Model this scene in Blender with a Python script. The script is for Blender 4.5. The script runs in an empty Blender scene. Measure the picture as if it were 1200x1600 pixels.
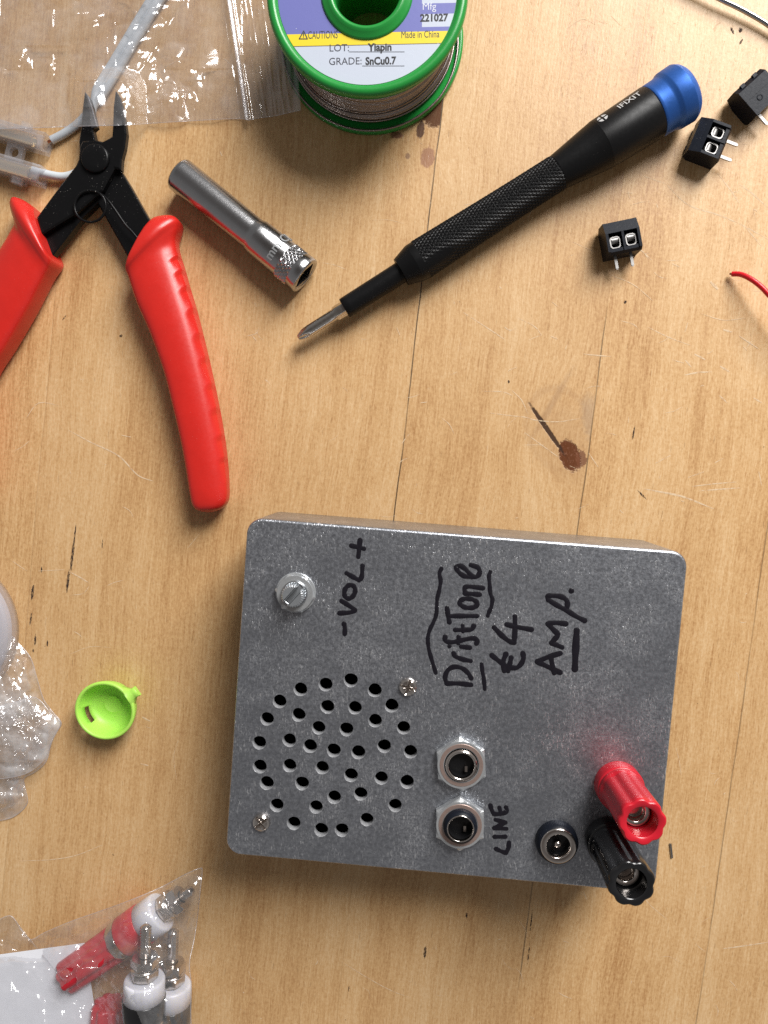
import bpy, bmesh, math, random
import numpy as np
from mathutils import Vector, Matrix, Euler

random.seed(7)
rng = np.random.default_rng(7)
S = 0.01                       # geometry is written in millimetres; 100 mm = 1 scene unit
scn = bpy.context.scene
COL = scn.collection

# ------------------------------------------------------------------ camera
FPX, HC = 1200.0, 241.0        # focal length in photo pixels, lens height over the table (mm)
_d = np.array([(645 - 600) / FPX, -(735 - 800) / FPX, -1.0]); _d /= np.linalg.norm(_d)
_v = np.cross(_d, [0, 0, -1.0]); _c = -_d[2]
_K = np.array([[0, -_v[2], _v[1]], [_v[2], 0, -_v[0]], [-_v[1], _v[0], 0]])
RC = np.eye(3) + _K + _K @ _K / (1 + _c)


def P(px, py, z=0.0):
    """where a sight line of the photo meets the height z (mm)"""
    r = RC @ np.array([(px - 600) / FPX, -(py - 800) / FPX, -1.0])
    p = np.array([0, 0, HC]) + r * ((z - HC) / r[2])
    return Vector((p[0], p[1], z))


cam = bpy.data.cameras.new("camera")
cam.sensor_fit = 'VERTICAL'; cam.sensor_height = 36.0; cam.sensor_width = 27.0
cam.lens = 36.0 * FPX / 1600.0
cam.clip_start = 0.05; cam.clip_end = 200
camo = bpy.data.objects.new("camera", cam); COL.objects.link(camo)
M4 = Matrix([list(RC[i]) + [0] for i in range(3)] + [[0, 0, 0, 1]])
camo.matrix_world = Matrix.Translation((0, 0, HC * S)) @ M4
scn.camera = camo

# ------------------------------------------------------------------ light
w = bpy.data.worlds.new("World"); scn.world = w; w.use_nodes = True
nt = w.node_tree; bg = nt.nodes["Background"]
tc = nt.nodes.new("ShaderNodeTexCoord"); sp = nt.nodes.new("ShaderNodeSeparateXYZ")
nt.links.new(tc.outputs["Generated"], sp.inputs[0])
rp = nt.nodes.new("ShaderNodeValToRGB"); nt.links.new(sp.outputs[2], rp.inputs[0])
rp.color_ramp.elements[0].position = 0.0; rp.color_ramp.elements[0].color = (0.42, 0.41, 0.40, 1)
rp.color_ramp.elements[1].position = 1.0; rp.color_ramp.elements[1].color = (0.12, 0.10, 0.09, 1)
e = rp.color_ramp.elements.new(0.75); e.color = (0.30, 0.29, 0.285, 1)
nt.links.new(rp.outputs[0], bg.inputs[0]); bg.inputs[1].default_value = 0.60


def area(name, d, dist, sx, sy, watts, color, target=(0, 0, 0)):
    l = bpy.data.lights.new(name, 'AREA'); l.shape = 'RECTANGLE'; l.size = sx; l.size_y = sy
    l.energy = watts; l.color = color
    o = bpy.data.objects.new(name, l); COL.objects.link(o)
    dv = Vector(d).normalized()
    o.location = Vector(target) + dv * dist
    o.rotation_euler = (-dv).to_track_quat('-Z', 'Y').to_euler()
    return o


area("window_light", (0.42, 0.70, 0.64), 12.0, 5.0, 6.8, 2330, (1.0, 0.982, 0.958))

scn.view_settings.view_transform = 'Standard'; scn.view_settings.look = 'None'
scn.view_settings.exposure = 0.11; scn.view_settings.gamma = 1.0
scn.view_settings.use_curve_mapping = False
scn.render.engine = 'CYCLES'
scn.cycles.use_denoising = False
scn.cycles.transparent_max_bounces = 24
scn.cycles.max_bounces = 10
scn.cycles.caustics_reflective = False; scn.cycles.caustics_refractive = False
scn.cycles.sample_clamp_indirect = 6


# ------------------------------------------------------------------ helpers: objects
ORG = {}


def tag(o, label=None, cat=None, group=None, kind=None):
    if label: o["label"] = label
    if cat: o["category"] = cat
    if group: o["group"] = group
    if kind: o["kind"] = kind
    return o


def thing(name, loc, label, cat, group=None):
    o = bpy.data.objects.new(name, None); COL.objects.link(o)
    o.empty_display_size = 0.05
    o.location = Vector(loc) * S
    ORG[o.name] = Vector(loc)
    return tag(o, label, cat, group)


class MB:
    """collects faces; build() links them as one mesh object"""
    def __init__(self):
        self.v = []; self.f = []; self.m = []; self.s = []

    def add(self, verts, faces, mi=0, smooth=True):
        b = len(self.v)
        self.v += [tuple(p) for p in verts]
        self.f += [tuple(i + b for i in f) for f in faces]
        self.m += [mi] * len(faces); self.s += [smooth] * len(faces)

    def loft(self, rings, cap0=True, cap1=True, mi=0, smooth=True, capsmooth=False):
        n = len(rings[0]); vs = [p for r in rings for p in r]; fs = []
        for k in range(len(rings) - 1):
            for i in range(n):
                j = (i + 1) % n
                fs.append((k * n + i, k * n + j, (k + 1) * n + j, (k + 1) * n + i))
        self.add(vs, fs, mi, smooth)
        if cap0: self.add(rings[0], [tuple(range(n))[::-1]], mi, capsmooth)
        if cap1: self.add(rings[-1], [tuple(range(n))], mi, capsmooth)

    def lathe(self, prof, A, d, segs=48, rfun=None, cap0=True, cap1=True, mi=0, smooth=True, u=None, rot=0.0):
        """prof: list of (t along axis, radius); a repeated point makes a crease"""
        A = Vector(A); d = Vector(d).normalized()
        if u is None:
            u = Vector((0, 0, 1)) if abs(d.z) < 0.9 else Vector((1, 0, 0))
        u = (u - d * u.dot(d)).normalized(); wv = d.cross(u)
        run = []
        def flush(run, c0, c1):
            rings = []
            for (t, r) in run:
                ring = []
                for i in range(segs):
                    a = rot + 2 * math.pi * i / segs
                    rr = r if rfun is None else rfun(a, t, r)
                    ring.append(A + d * t + (u * math.cos(a) + wv * math.sin(a)) * rr)
                rings.append(ring)
            self.loft(rings, c0, c1, mi, smooth)
        segs_runs = []; run = [prof[0]]
        for k in range(1, len(prof)):
            if prof[k] == prof[k - 1]:
                segs_runs.append(run); run = [prof[k]]
            else:
                run.append(prof[k])
        segs_runs.append(run)
        for k, r in enumerate(segs_runs):
            flush(r, cap0 and k == 0, cap1 and k == len(segs_runs) - 1)

    def tube(self, path, r, segs=10, mi=0, cap=True, rfun=None):
        pts = [Vector(p) for p in path]; rings = []
        up = None
        for i, p in enumerate(pts):
            t = (pts[min(i + 1, len(pts) - 1)] - pts[max(i - 1, 0)]).normalized()
            if up is None:
                up = Vector((0, 0, 1)) if abs(t.z) < 0.9 else Vector((1, 0, 0))
            up = (up - t * up.dot(t)).normalized(); s = t.cross(up)
            rr = r if rfun is None else rfun(i / (len(pts) - 1))
            rings.append([p + (up * math.cos(a) + s * math.sin(a)) * rr for a in [2 * math.pi * k / segs for k in range(segs)]])
        self.loft(rings, cap, cap, mi)

    def box(self, lo, hi, X=Vector((1, 0, 0)), Y=Vector((0, 1, 0)), Z=Vector((0, 0, 1)), O=Vector((0, 0, 0)), mi=0):
        vs = [O + X * x + Y * y + Z * z for z in (lo[2], hi[2]) for y in (lo[1], hi[1]) for x in (lo[0], hi[0])]
        fs = [(0, 2, 3, 1), (4, 5, 7, 6), (0, 1, 5, 4), (2, 6, 7, 3), (0, 4, 6, 2), (1, 3, 7, 5)]
        self.add(vs, fs, mi, False)

    def prism(self, outline, z0, z1, bevel=0.3, mi=0):
        """outline (mm x,y), extruded and its rims bevelled"""
        o = [Vector((p[0], p[1])) for p in outline]
        a = sum(o[i].x * o[(i + 1) % len(o)].y - o[(i + 1) % len(o)].x * o[i].y for i in range(len(o)))
        if a < 0: o = o[::-1]
        n = len(o)
        def inset(k):
            r = []
            for i in range(n):
                e0 = (o[i] - o[i - 1]).normalized(); e1 = (o[(i + 1) % n] - o[i]).normalized()
                n0 = Vector((-e0.y, e0.x)); n1 = Vector((-e1.y, e1.x))
                m = (n0 + n1); m = m / max(0.35, (1 + n0.dot(n1)))
                r.append(o[i] + m * k)
            return r
        i0 = inset(bevel)
        r = [[(p.x, p.y, z0) for p in o], [(p.x, p.y, z1 - bevel) for p in o], [(p.x, p.y, z1) for p in i0]]
        self.loft(r[:2], True, False, mi, False); self.loft(r[1:], False, True, mi, False)

    def build(self, name, mat, parent=None, fix_normals=True):
        org = ORG[parent.name] if parent is not None else Vector((0, 0, 0))
        me = bpy.data.meshes.new(name)
        me.from_pydata([((p[0] - org.x) * S, (p[1] - org.y) * S, (p[2] - org.z) * S) for p in self.v], [], self.f)
        mats = mat if isinstance(mat, (list, tuple)) else [mat]
        for m in mats: me.materials.append(m)
        me.polygons.foreach_set("material_index", self.m)
        me.polygons.foreach_set("use_smooth", self.s)
        me.validate()
        if fix_normals:
            bm = bmesh.new(); bm.from_mesh(me)
            bmesh.ops.recalc_face_normals(bm, faces=bm.faces); bm.to_mesh(me); bm.free()
        me.update()
        o = bpy.data.objects.new(name, me); COL.objects.link(o)
        if parent is not None:
            o.parent = parent
        ORG[o.name] = org
        return o


def mesh_thing(mb, name, mat, label, cat, group=None, origin=None):
    """a thing that is one mesh, with its origin at its base"""
    lo = np.array(mb.v)
    c = Vector(origin) if origin is not None else Vector(((lo[:, 0].min() + lo[:, 0].max()) / 2, (lo[:, 1].min() + lo[:, 1].max()) / 2, lo[:, 2].min()))
    mb.v = [(p[0] - c.x, p[1] - c.y, p[2] - c.z) for p in mb.v]
    o = mb.build(name, mat)
    o.location = c * S; ORG[o.name] = c
    return tag(o, label, cat, group)


def cr(pts, n=8):
    """Catmull-Rom through points of any dimension"""
    p = [np.array(q, float) for q in pts]; p = [2 * p[0] - p[1]] + p + [2 * p[-1] - p[-2]]
    out = []
    for i in range(1, len(p) - 2):
        for k in range(n):
            t = k / n
            out.append(0.5 * ((2 * p[i]) + (-p[i - 1] + p[i + 1]) * t + (2 * p[i - 1] - 5 * p[i] + 4 * p[i + 1] - p[i + 2]) * t * t + (-p[i - 1] + 3 * p[i] - 3 * p[i + 1] + p[i + 2]) * t ** 3))
    out.append(p[-2]); return out


def text_mesh(body, size=1.0, bold=0.0, sx=1.0, align='LEFT', extrude=0.0, fine=0.0):
    """verts (n,3) and faces of a line of lettering, baseline at y=0, in mm"""
    cu = bpy.data.curves.new("lettering", 'FONT'); cu.body = body; cu.size = size; cu.align_x = align
    cu.offset = bold; cu.extrude = extrude; cu.resolution_u = 3
    o = bpy.data.objects.new("lettering", cu); COL.objects.link(o)
    dg = bpy.context.evaluated_depsgraph_get(); dg.update()
    me = bpy.data.meshes.new_from_object(o.evaluated_get(dg))
    vs = [(v.co.x * sx, v.co.y, v.co.z) for v in me.vertices]; fs = [tuple(p.vertices) for p in me.polygons]
    bpy.data.objects.remove(o); bpy.data.curves.remove(cu)
    if fine > 0:
        bm = bmesh.new(); bm.from_mesh(me); bmesh.ops.triangulate(bm, faces=bm.faces)
        for _ in range(5):
            long = [e_ for e_ in bm.edges if e_.calc_length() > fine]
            if not long: break
            bmesh.ops.subdivide_edges(bm, edges=long, cuts=1); bmesh.ops.triangulate(bm, faces=[f for f in bm.faces if len(f.verts) > 3])
        bm.verts.index_update(); vs = [(v.co.x * sx, v.co.y, v.co.z) for v in bm.verts]; fs = [tuple(v.index for v in f.verts) for f in bm.faces]; bm.free()
    bpy.data.meshes.remove(me)
    return vs, fs


# ------------------------------------------------------------------ helpers: materials
class NT:
    def __init__(self, name):
        self.mat = bpy.data.materials.new(name); self.mat.use_nodes = True
        self.t = self.mat.node_tree
        self.b = self.t.nodes["Principled BSDF"]; self.out = self.t.nodes["Material Output"]

    def n(self, typ, **kw):
        nd = self.t.nodes.new("ShaderNode" + typ)
        for k, v in kw.items(): setattr(nd, k, v)
        return nd

    def put(self, sock, v):
        if isinstance(v, bpy.types.NodeSocket): self.t.links.new(v, sock)
        elif v is not None: sock.default_value = v

    def math(self, op, a, b=None, c=None, clamp=False):
        nd = self.n("Math", operation=op); nd.use_clamp = clamp
        self.put(nd.inputs[0], a); self.put(nd.inputs[1], b)
        if c is not None: self.put(nd.inputs[2], c)
        return nd.outputs[0]

    def noise(self, vec, scale, detail=3, rough=0.55, dist=0.0):
        nd = self.n("TexNoise"); self.put(nd.inputs["Vector"], vec); nd.inputs["Scale"].default_value = scale
        nd.inputs["Detail"].default_value = detail; nd.inputs["Roughness"].default_value = rough
        nd.inputs["Distortion"].default_value = dist
        return nd.outputs[0]

    def smooth(self, x, a, b, lo=0.0, hi=1.0):
        nd = self.n("MapRange"); nd.interpolation_type = 'SMOOTHSTEP'
        self.put(nd.inputs[0], x); nd.inputs[1].default_value = a; nd.inputs[2].default_value = b
        nd.inputs[3].default_value = lo; nd.inputs[4].default_value = hi
        return nd.outputs[0]

    def mix(self, f, a, b, mode='MIX'):
        nd = self.n("Mix", data_type='RGBA', blend_type=mode)
        self.put(nd.inputs[0], f)
        self.put(nd.inputs[6], a if not isinstance(a, tuple) else (*a[:3], 1)); self.put(nd.inputs[7], b if not isinstance(b, tuple) else (*b[:3], 1))
        return nd.outputs[2]

    def bump(self, h, strength=0.3, dist=0.002, normal=None):
        nd = self.n("Bump"); nd.inputs["Strength"].default_value = strength; nd.inputs["Distance"].default_value = dist
        self.put(nd.inputs["Height"], h); self.put(nd.inputs["Normal"], normal)
        return nd.outputs[0]

    def mm(self):
        """object coordinates in millimetres"""
        tcn = self.n("TexCoord"); vm = self.n("VectorMath", operation='SCALE')
        self.t.links.new(tcn.outputs["Object"], vm.inputs[0]); vm.inputs["Scale"].default_value = 1 / S
        return vm.outputs[0]

    def xyz(self, v):
        s = self.n("SeparateXYZ"); self.t.links.new(v, s.inputs[0]); return s.outputs

    def comb(self, x, y, z=0.0):
        c = self.n("CombineXYZ"); self.put(c.inputs[0], x); self.put(c.inputs[1], y); self.put(c.inputs[2], z); return c.outputs[0]


def plain(name, color, rough=0.45, metal=0.0, var=0.12, nscale=0.25, bump=0.0, bscale=3.0, dust=0.0, sss=0.0, coat=0.0, spec=0.5, aniso=0.0):
    """one painted, moulded or metal surface: slight unevenness of colour and gloss, optional grain and dust"""
    k = NT(name); v = k.mm()
    n1 = k.noise(v, nscale, 4)
    dark = tuple(c * (1 - var) for c in color); light = tuple(min(1, c * (1 + var)) for c in color)
    col = k.mix(n1, dark, light)
    n2 = k.noise(v, nscale * 4.3, 3)
    ro = k.math('ADD', k.math('MULTIPLY', k.math('SUBTRACT', n2, 0.5), rough * 0.5), rough, clamp=True)
    if dust > 0:
        d1 = k.smooth(k.noise(v, 2.1, 2, 0.7), 0.70 - 0.02 * dust, 0.76)
        d2 = k.smooth(k.noise(v, 0.12, 2), 0.42, 0.62)
        d = k.math('MULTIPLY', d1, k.math('MULTIPLY', d2, min(1.0, 0.55 * dust)))
        col = k.mix(d, col, (0.55, 0.52, 0.48)); ro = k.math('ADD', ro, k.math('MULTIPLY', d, 0.4), clamp=True)
    k.put(k.b.inputs["Base Color"], col); k.put(k.b.inputs["Roughness"], ro)
    k.b.inputs["Metallic"].default_value = metal
    k.b.inputs["Specular IOR Level"].default_value = spec
    if sss: 
        k.b.inputs["Subsurface Weight"].default_value = sss; k.b.inputs["Subsurface Scale"].default_value = 0.02
        k.b.inputs["Subsurface Radius"].default_value = (1, 1, 0.6)
    if coat: k.b.inputs["Coat Weight"].default_value = coat
    if bump > 0:
        k.put(k.b.inputs["Normal"], k.bump(k.noise(v, bscale, 3), bump, 0.002))
    return k.mat


def film(name, haze=0.04, tint=(0.97, 0.97, 0.98), rough=0.07, gain=1.0, mottled=0.0, hazecol=(0.85, 0.85, 0.87), bump=0.0):
    """thin clear plastic: see-through, a faint milkiness, window glints"""
    k = NT(name); v = k.mm()
    tr = k.n("BsdfTransparent"); tr.inputs[0].default_value = (*tint, 1)
    gl = k.n("BsdfGlossy"); gl.inputs["Roughness"].default_value = rough; gl.inputs[0].default_value = (1, 1, 1, 1)
    ge = k.n("NewGeometry"); dt = k.n("VectorMath", operation='DOT_PRODUCT'); k.t.links.new(ge.outputs["Incoming"], dt.inputs[1]); k.t.links.new(ge.outputs["Normal"], dt.inputs[0])
    if bump > 0:
        bn = k.bump(k.noise(v, 0.45, 3, 0.6), bump, 0.004)
        k.put(gl.inputs["Normal"], bn); k.put(dt.inputs[0], bn)
    df = k.n("BsdfDiffuse"); df.inputs[0].default_value = (*hazecol, 1)
    tl = k.n("BsdfTranslucent"); tl.inputs[0].default_value = (*hazecol, 1)
    ad = k.n("MixShader"); ad.inputs[0].default_value = 0.22
    k.t.links.new(df.outputs[0], ad.inputs[1]); k.t.links.new(tl.outputs[0], ad.inputs[2])
    hz = haze
    if mottled > 0:
        hz = k.math('ADD', k.math('MULTIPLY', k.smooth(k.noise(v, 0.12, 4, 0.6), 0.4, 0.7), mottled), haze, clamp=True)
    m1 = k.n("MixShader"); k.put(m1.inputs[0], hz)
    k.t.links.new(tr.outputs[0], m1.inputs[1]); k.t.links.new(ad.outputs[0], m1.inputs[2])
    cs_ = k.math('ABSOLUTE', dt.outputs["Value"])
    fres = k.math('ADD', 0.075 * gain, k.math('MULTIPLY', k.math('POWER', k.math('SUBTRACT', 1.0, cs_, clamp=True), 4.5), 0.55), clamp=True)
    m2 = k.n("MixShader"); k.put(m2.inputs[0], fres)
    k.t.links.new(m1.outputs[0], m2.inputs[1]); k.t.links.new(gl.outputs[0], m2.inputs[2])
    k.t.links.new(m2.outputs[0], k.out.inputs[0])
    return k.mat


MAT = {}
MAT['black_plastic'] = plain("black_moulded_plastic", (0.008, 0.010, 0.016), 0.40, bump=0.12, bscale=1.5, dust=0.5, spec=0.16)
MAT['black_gloss'] = plain("black_glossy_plastic", (0.010, 0.010, 0.011), 0.18)
MAT['black_paint'] = plain("black_oxide_steel", (0.006, 0.006, 0.0065), 0.28, dust=1.3, bump=0.06, bscale=0.8, spec=0.16)
MAT['black_anod'] = plain("black_anodised_metal", (0.007, 0.007, 0.0075), 0.38, bump=0.05, bscale=6, dust=0.2, spec=0.16)
MAT['blue_anod'] = plain("blue_anodised_metal", (0.030, 0.125, 0.46), 0.42, metal=0.55, var=0.05, bump=0.04, bscale=8)
MAT['red_grip'] = plain("red_soft_vinyl", (0.58, 0.020, 0.014), 0.32, var=0.10, dust=0.35, bump=0.05, bscale=1.5)
MAT['red_plastic'] = plain("red_plastic", (0.55, 0.012, 0.026), 0.30, var=0.08, bump=0.03)
MAT['red_wire'] = plain("red_wire_skin", (0.66, 0.008, 0.016), 0.33)
MAT['green_spool'] = plain("green_spool_plastic", (0.018, 0.27, 0.045), 0.30, var=0.08, bump=0.03, bscale=0.7)
MAT['lime'] = plain("lime_green_plastic", (0.42, 0.76, 0.11), 0.45, var=0.05, sss=0.15, bump=0.05, bscale=1.0)
MAT['white_plastic'] = plain("white_nylon", (0.74, 0.74, 0.80), 0.35, var=0.03, sss=0.2)
MAT['paper'] = plain("white_paper", (0.78, 0.79, 0.84), 0.7, var=0.03, nscale=0.08)
MAT['grey_cable'] = plain("pale_grey_cable_skin", (0.56, 0.60, 0.63), 0.38, var=0.05)
MAT['copper'] = plain("copper_strands", (0.55, 0.20, 0.10), 0.35, metal=1.0)
MAT['brass'] = plain("brass_tube", (0.90, 0.64, 0.28), 0.22, metal=1.0)
MAT['chrome'] = plain("satin_chrome", (0.44, 0.44, 0.45), 0.21, metal=1.0, var=0.08, nscale=0.5, bump=0.10, bscale=4)
MAT['nickel'] = plain("nickel_plate", (0.62, 0.57, 0.53), 0.17, metal=1.0, var=0.08, nscale=0.6)
MAT['reflection_tint'] = plain("nut_face_painted_reflection", (0.47, 0.345, 0.30), 0.40, metal=0.7, var=0.08)  # brownish reflection of hands above, painted into the nut face colour
MAT['cast_zinc'] = plain("cast_zinc", (0.43, 0.455, 0.48), 0.34, metal=0.75, var=0.1, bump=0.1)
MAT['bright_zinc'] = plain("bright_zinc_plate", (0.60, 0.62, 0.635), 0.24, metal=0.68, var=0.12, nscale=0.8, bump=0.1, bscale=1.5)
MAT['dull_nickel'] = plain("dull_tinned_steel", (0.36, 0.35, 0.34), 0.46, metal=0.9, var=0.12)
MAT['zinc'] = plain("zinc_plate", (0.60, 0.62, 0.64), 0.22, metal=1.0, var=0.10, nscale=0.7, bump=0.08, bscale=1.5)
MAT['steel'] = plain("bright_steel", (0.42, 0.40, 0.38), 0.30, metal=1.0, var=0.10)
MAT['solder'] = plain("solder_wire", (0.30, 0.265, 0.25), 0.34, metal=1.0, var=0.12)
MAT['ink'] = plain("black_marker_ink", (0.006, 0.005, 0.009), 0.35, var=0.3, nscale=0.6)
MAT['print_black'] = plain("black_print", (0.012, 0.012, 0.016), 0.5)
MAT['print_grey'] = plain("grey_print", (0.035, 0.035, 0.05), 0.5)
MAT['print_white'] = plain("white_print", (0.62, 0.64, 0.72), 0.5)
MAT['print_silver'] = plain("pale_grey_print", (0.48, 0.48, 0.48), 0.4)
MAT['dark_inside'] = plain("black_card_cone", (0.002, 0.002, 0.002), 0.9, spec=0.0)
MAT['film'] = film("clear_polythene", 0.05, rough=0.125, mottled=0.07, gain=1.1)
MAT['film_milky'] = film("milky_cellophane", 0.09, rough=0.10, mottled=0.36, bump=0.12, gain=1.5, hazecol=(0.9, 0.9, 0.92))
MAT['film_bag'] = film("clear_polybag", 0.07, rough=0.11, mottled=0.08, gain=1.5, bump=0.18)
MAT['clear_white'] = film("frosted_clear_plastic", 0.20, rough=0.22, gain=1.0, hazecol=(0.80, 0.80, 0.86))
MAT['frosted'] = film("frosted_polypropylene", 0.15, rough=0.13, hazecol=(0.82, 0.83, 0.88))


# ------------------------------------------------------------------ table top
def wood_material():
    k = NT("varnished_beech_boards"); v = k.mm(); x, y, z = k.xyz(v)
    ang = math.radians(6.6)
    u = k.math('SUBTRACT', k.math('MULTIPLY', x, math.cos(ang)), k.math('MULTIPLY', y, math.sin(ang)))
    l = k.math('ADD', k.math('MULTIPLY', x, math.sin(ang)), k.math('MULTIPLY', y, math.cos(ang)))
    def uv(px, py):
        p = P(px, py); return p.x * math.cos(ang) - p.y * math.sin(ang), p.x * math.sin(ang) + p.y * math.cos(ang)
    wob = k.math('MULTIPLY', k.math('SUBTRACT', k.noise(k.comb(0.0, l, 0.0), 0.02, 3), 0.5), 1.6)
    us = k.math('ADD', u, wob)
    seams = [uv(14, 1330)[0] - 1, uv(652, 500)[0], uv(925, 660)[0], uv(1160, 1100)[0]]
    seams = [seams[0] - 52, *seams, seams[-1] + 50]
    strength = [0.0, 0.12, 1.0, 0.75, 0.5, 0.4]
    seam = None; pid = None
    far = [None, None, None, 495, 780, None]; near = [None, None, 850, 1520, None, None]; ntone = [0, 0, 0.08, 0.10, 0, 0]
    for sx, st, fy_, ny_, nl_ in zip(seams, strength, far, near, ntone):
        dd = k.math('ABSOLUTE', k.math('SUBTRACT', us, sx))
        br = k.smooth(k.noise(k.comb(sx, l, 0.0), 0.03, 3), 0.30, 0.52, 0.25, 1.0)
        m = k.math('MULTIPLY', k.math('MULTIPLY', k.smooth(dd, 0.10, 0.26, 1, 0), st), br)
        if fy_ is not None: m = k.math('MULTIPLY', m, k.smooth(y, P(900, fy_).y - 8, P(900, fy_).y + 6, 1.0, 0.12))
        if ny_ is not None: m = k.math('MULTIPLY', m, k.smooth(y, P(700, ny_).y - 8, P(700, ny_).y + 6, nl_, 1.0))
        seam = m if seam is None else k.math('MAXIMUM', seam, m)
        stp = k.math('GREATER_THAN', us, sx)
        pid = stp if pid is None else k.math('ADD', pid, stp)
    # grain bends round the two knots
    def bulge(px, py, du, dl, amp):
        cu, cl = uv(px, py)
        a = k.math('DIVIDE', k.math('SUBTRACT', u, cu), du); b = k.math('DIVIDE', k.math('SUBTRACT', l, cl), dl)
        r2 = k.math('ADD', k.math('MULTIPLY', a, a), k.math('MULTIPLY', b, b))
        return k.math('MULTIPLY', k.math('POWER', 2.718, k.math('MULTIPLY', r2, -1.0)), amp)
    b1 = bulge(868, 690, 13, 19, 12.0); b2 = bulge(672, 215, 9, 16, 9.0)
    ub = k.math('ADD', u, k.math('ADD', b1, b2))
    sway = k.math('MULTIPLY', k.math('SUBTRACT', k.noise(k.comb(k.math('MULTIPLY', u, 0.3), l, pid), 0.012, 3), 0.5), 7.0)
    ug = k.math('ADD', k.math('ADD', ub, sway), k.math('MULTIPLY', pid, 137.0))
    uf = k.math('ADD', k.math('ADD', k.math('ADD', u, k.math('MULTIPLY', k.math('ADD', b1, b2), 0.25)), sway), k.math('MULTIPLY', pid, 137.0))
    lg = k.math('ADD', l, k.math('MULTIPLY', pid, 61.0))
    broad = k.noise(k.comb(k.math('MULTIPLY', ug, 1.0), k.math('MULTIPLY', lg, 0.06)), 0.07, 3)
    mid = k.noise(k.comb(ug, k.math('MULTIPLY', lg, 0.035)), 0.55, 4, 0.6)
    fine = k.noise(k.comb(uf, k.math('MULTIPLY', lg, 0.050)), 1.5, 3, 0.7)
    hair = k.noise(k.comb(uf, k.math('MULTIPLY', lg, 0.075)), 2.9, 2, 0.6)
    cross = k.noise(k.comb(uf, k.math('MULTIPLY', lg, 0.55)), 1.5, 3, 0.65)       # short ray flecks
    blotch = k.noise(k.comb(u, l, 3.0), 0.022, 4, 0.6)
    tone = k.math('ADD', k.math('MULTIPLY', k.math('SUBTRACT', broad, 0.5), 1.1), 0.5)
    tone = k.math('ADD', tone, k.math('MULTIPLY', k.math('SUBTRACT', mid, 0.5), 0.65))
    tone = k.math('ADD', tone, k.math('MULTIPLY', k.math('SUBTRACT', fine, 0.5), 0.82))
    tone = k.math('ADD', tone, k.math('MULTIPLY', k.math('SUBTRACT', hair, 0.5), 0.85))
    tone = k.math('ADD', tone, k.math('MULTIPLY', k.math('SUBTRACT', cross, 0.5), 0.85))
    speck = k.noise(k.comb(u, k.math('MULTIPLY', l, 0.8), 4.0), 1.25, 3, 0.7)
    tone = k.math('ADD', tone, k.math('MULTIPLY', k.math('SUBTRACT', speck, 0.5), 0.72))
    tone = k.math('ADD', tone, k.math('MULTIPLY', k.math('SUBTRACT', blotch, 0.5), 0.6), clamp=True)
    rmp = k.n("ValToRGB"); k.put(rmp.inputs[0], tone)
    rmp.color_ramp.elements[0].position = 0.0; rmp.color_ramp.elements[0].color = (0.41, 0.205, 0.076, 1)
    rmp.color_ramp.elements[1].position = 1.0; rmp.color_ramp.elements[1].color = (0.755, 0.522, 0.288, 1)
    em = rmp.color_ramp.elements.new(0.5); em.color = (0.620, 0.379, 0.172, 1)
    col = rmp.outputs[0]
    # boards differ a little in tone
    pv = k.n("TexWhiteNoise"); pv.noise_dimensions = '1D'; k.put(pv.inputs["W"], pid)
    col = k.mix(k.math('MULTIPLY', pv.outputs[0], 0.16), col, (0.46, 0.28, 0.135))
    # short dark pores
    pore = k.smooth(k.noise(k.comb(uf, k.math('MULTIPLY', lg, 0.12)), 2.0, 2, 0.5), 0.665, 0.74)
    col = k.mix(k.math('MULTIPLY', pore, 0.35), col, (0.20, 0.095, 0.038))
    spk = k.smooth(k.noise(k.comb(u, l, 9.0), 0.55, 2, 0.5), 0.755, 0.80)
    col = k.mix(k.math('MULTIPLY', spk, 0.6), col, (0.10, 0.055, 0.03))
    edge = k.math('MULTIPLY', k.math('SUBTRACT', k.noise(v, 0.9, 4, 0.7), 0.5), 2.3)
    def blob(px, py, rx, ry, deg, rag=0.5, soft=0.12, board=None):
        """an irregular mark: centre in the photo, half axes in mm, tilt of the long (second) axis"""
        p = P(px, py); a = math.radians(deg); ca, sa = math.cos(a), math.sin(a)
        dx = k.math('SUBTRACT', x, p.x); dy = k.math('SUBTRACT', y, p.y)
        xa = k.math('DIVIDE', k.math('ADD', k.math('MULTIPLY', dx, ca), k.math('MULTIPLY', dy, sa)), rx)
        ya = k.math('DIVIDE', k.math('SUBTRACT', k.math('MULTIPLY', dy, ca), k.math('MULTIPLY', dx, sa)), ry)
        r = k.math('SQRT', k.math('ADD', k.math('MULTIPLY', xa, xa), k.math('MULTIPLY', ya, ya)))
        r = k.math('ADD', r, k.math('MULTIPLY', edge, rag))
        m = k.smooth(r, 1 - soft, 1 + soft, 1, 0)
        if board is not None:
            m = k.math('MULTIPLY', m, k.math('LESS_THAN', us, seams[board] - 0.1))
        return m
    # knot by the second seam, with its halo, and the long crack leading to it
    col = k.mix(k.math('MULTIPLY', blob(880, 690, 8.5, 13, 22, 0.35, 0.5, 3), 0.30), col, (0.42, 0.25, 0.125))
    col = k.mix(k.math('MULTIPLY', blob(862, 632, 11, 1.0, 60, 0.5, 0.6, 3), 0.35), col, (0.27, 0.14, 0.07))
    col = k.mix(k.math('MULTIPLY', blob(890, 712, 3.1, 5.0, 20, 0.35, 0.10, 3), 0.95), col, (0.105, 0.028, 0.010))
    col = k.mix(k.math('MULTIPLY', blob(908, 717, 1.7, 2.6, 10, 0.55, 0.12, 3), 0.85), col, (0.17, 0.062, 0.030))
    col = k.mix(k.math('MULTIPLY', blob(855, 671, 0.75, 9.6, 35, 0.38, 0.2), 0.95), col, (0.050, 0.026, 0.018))
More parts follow.
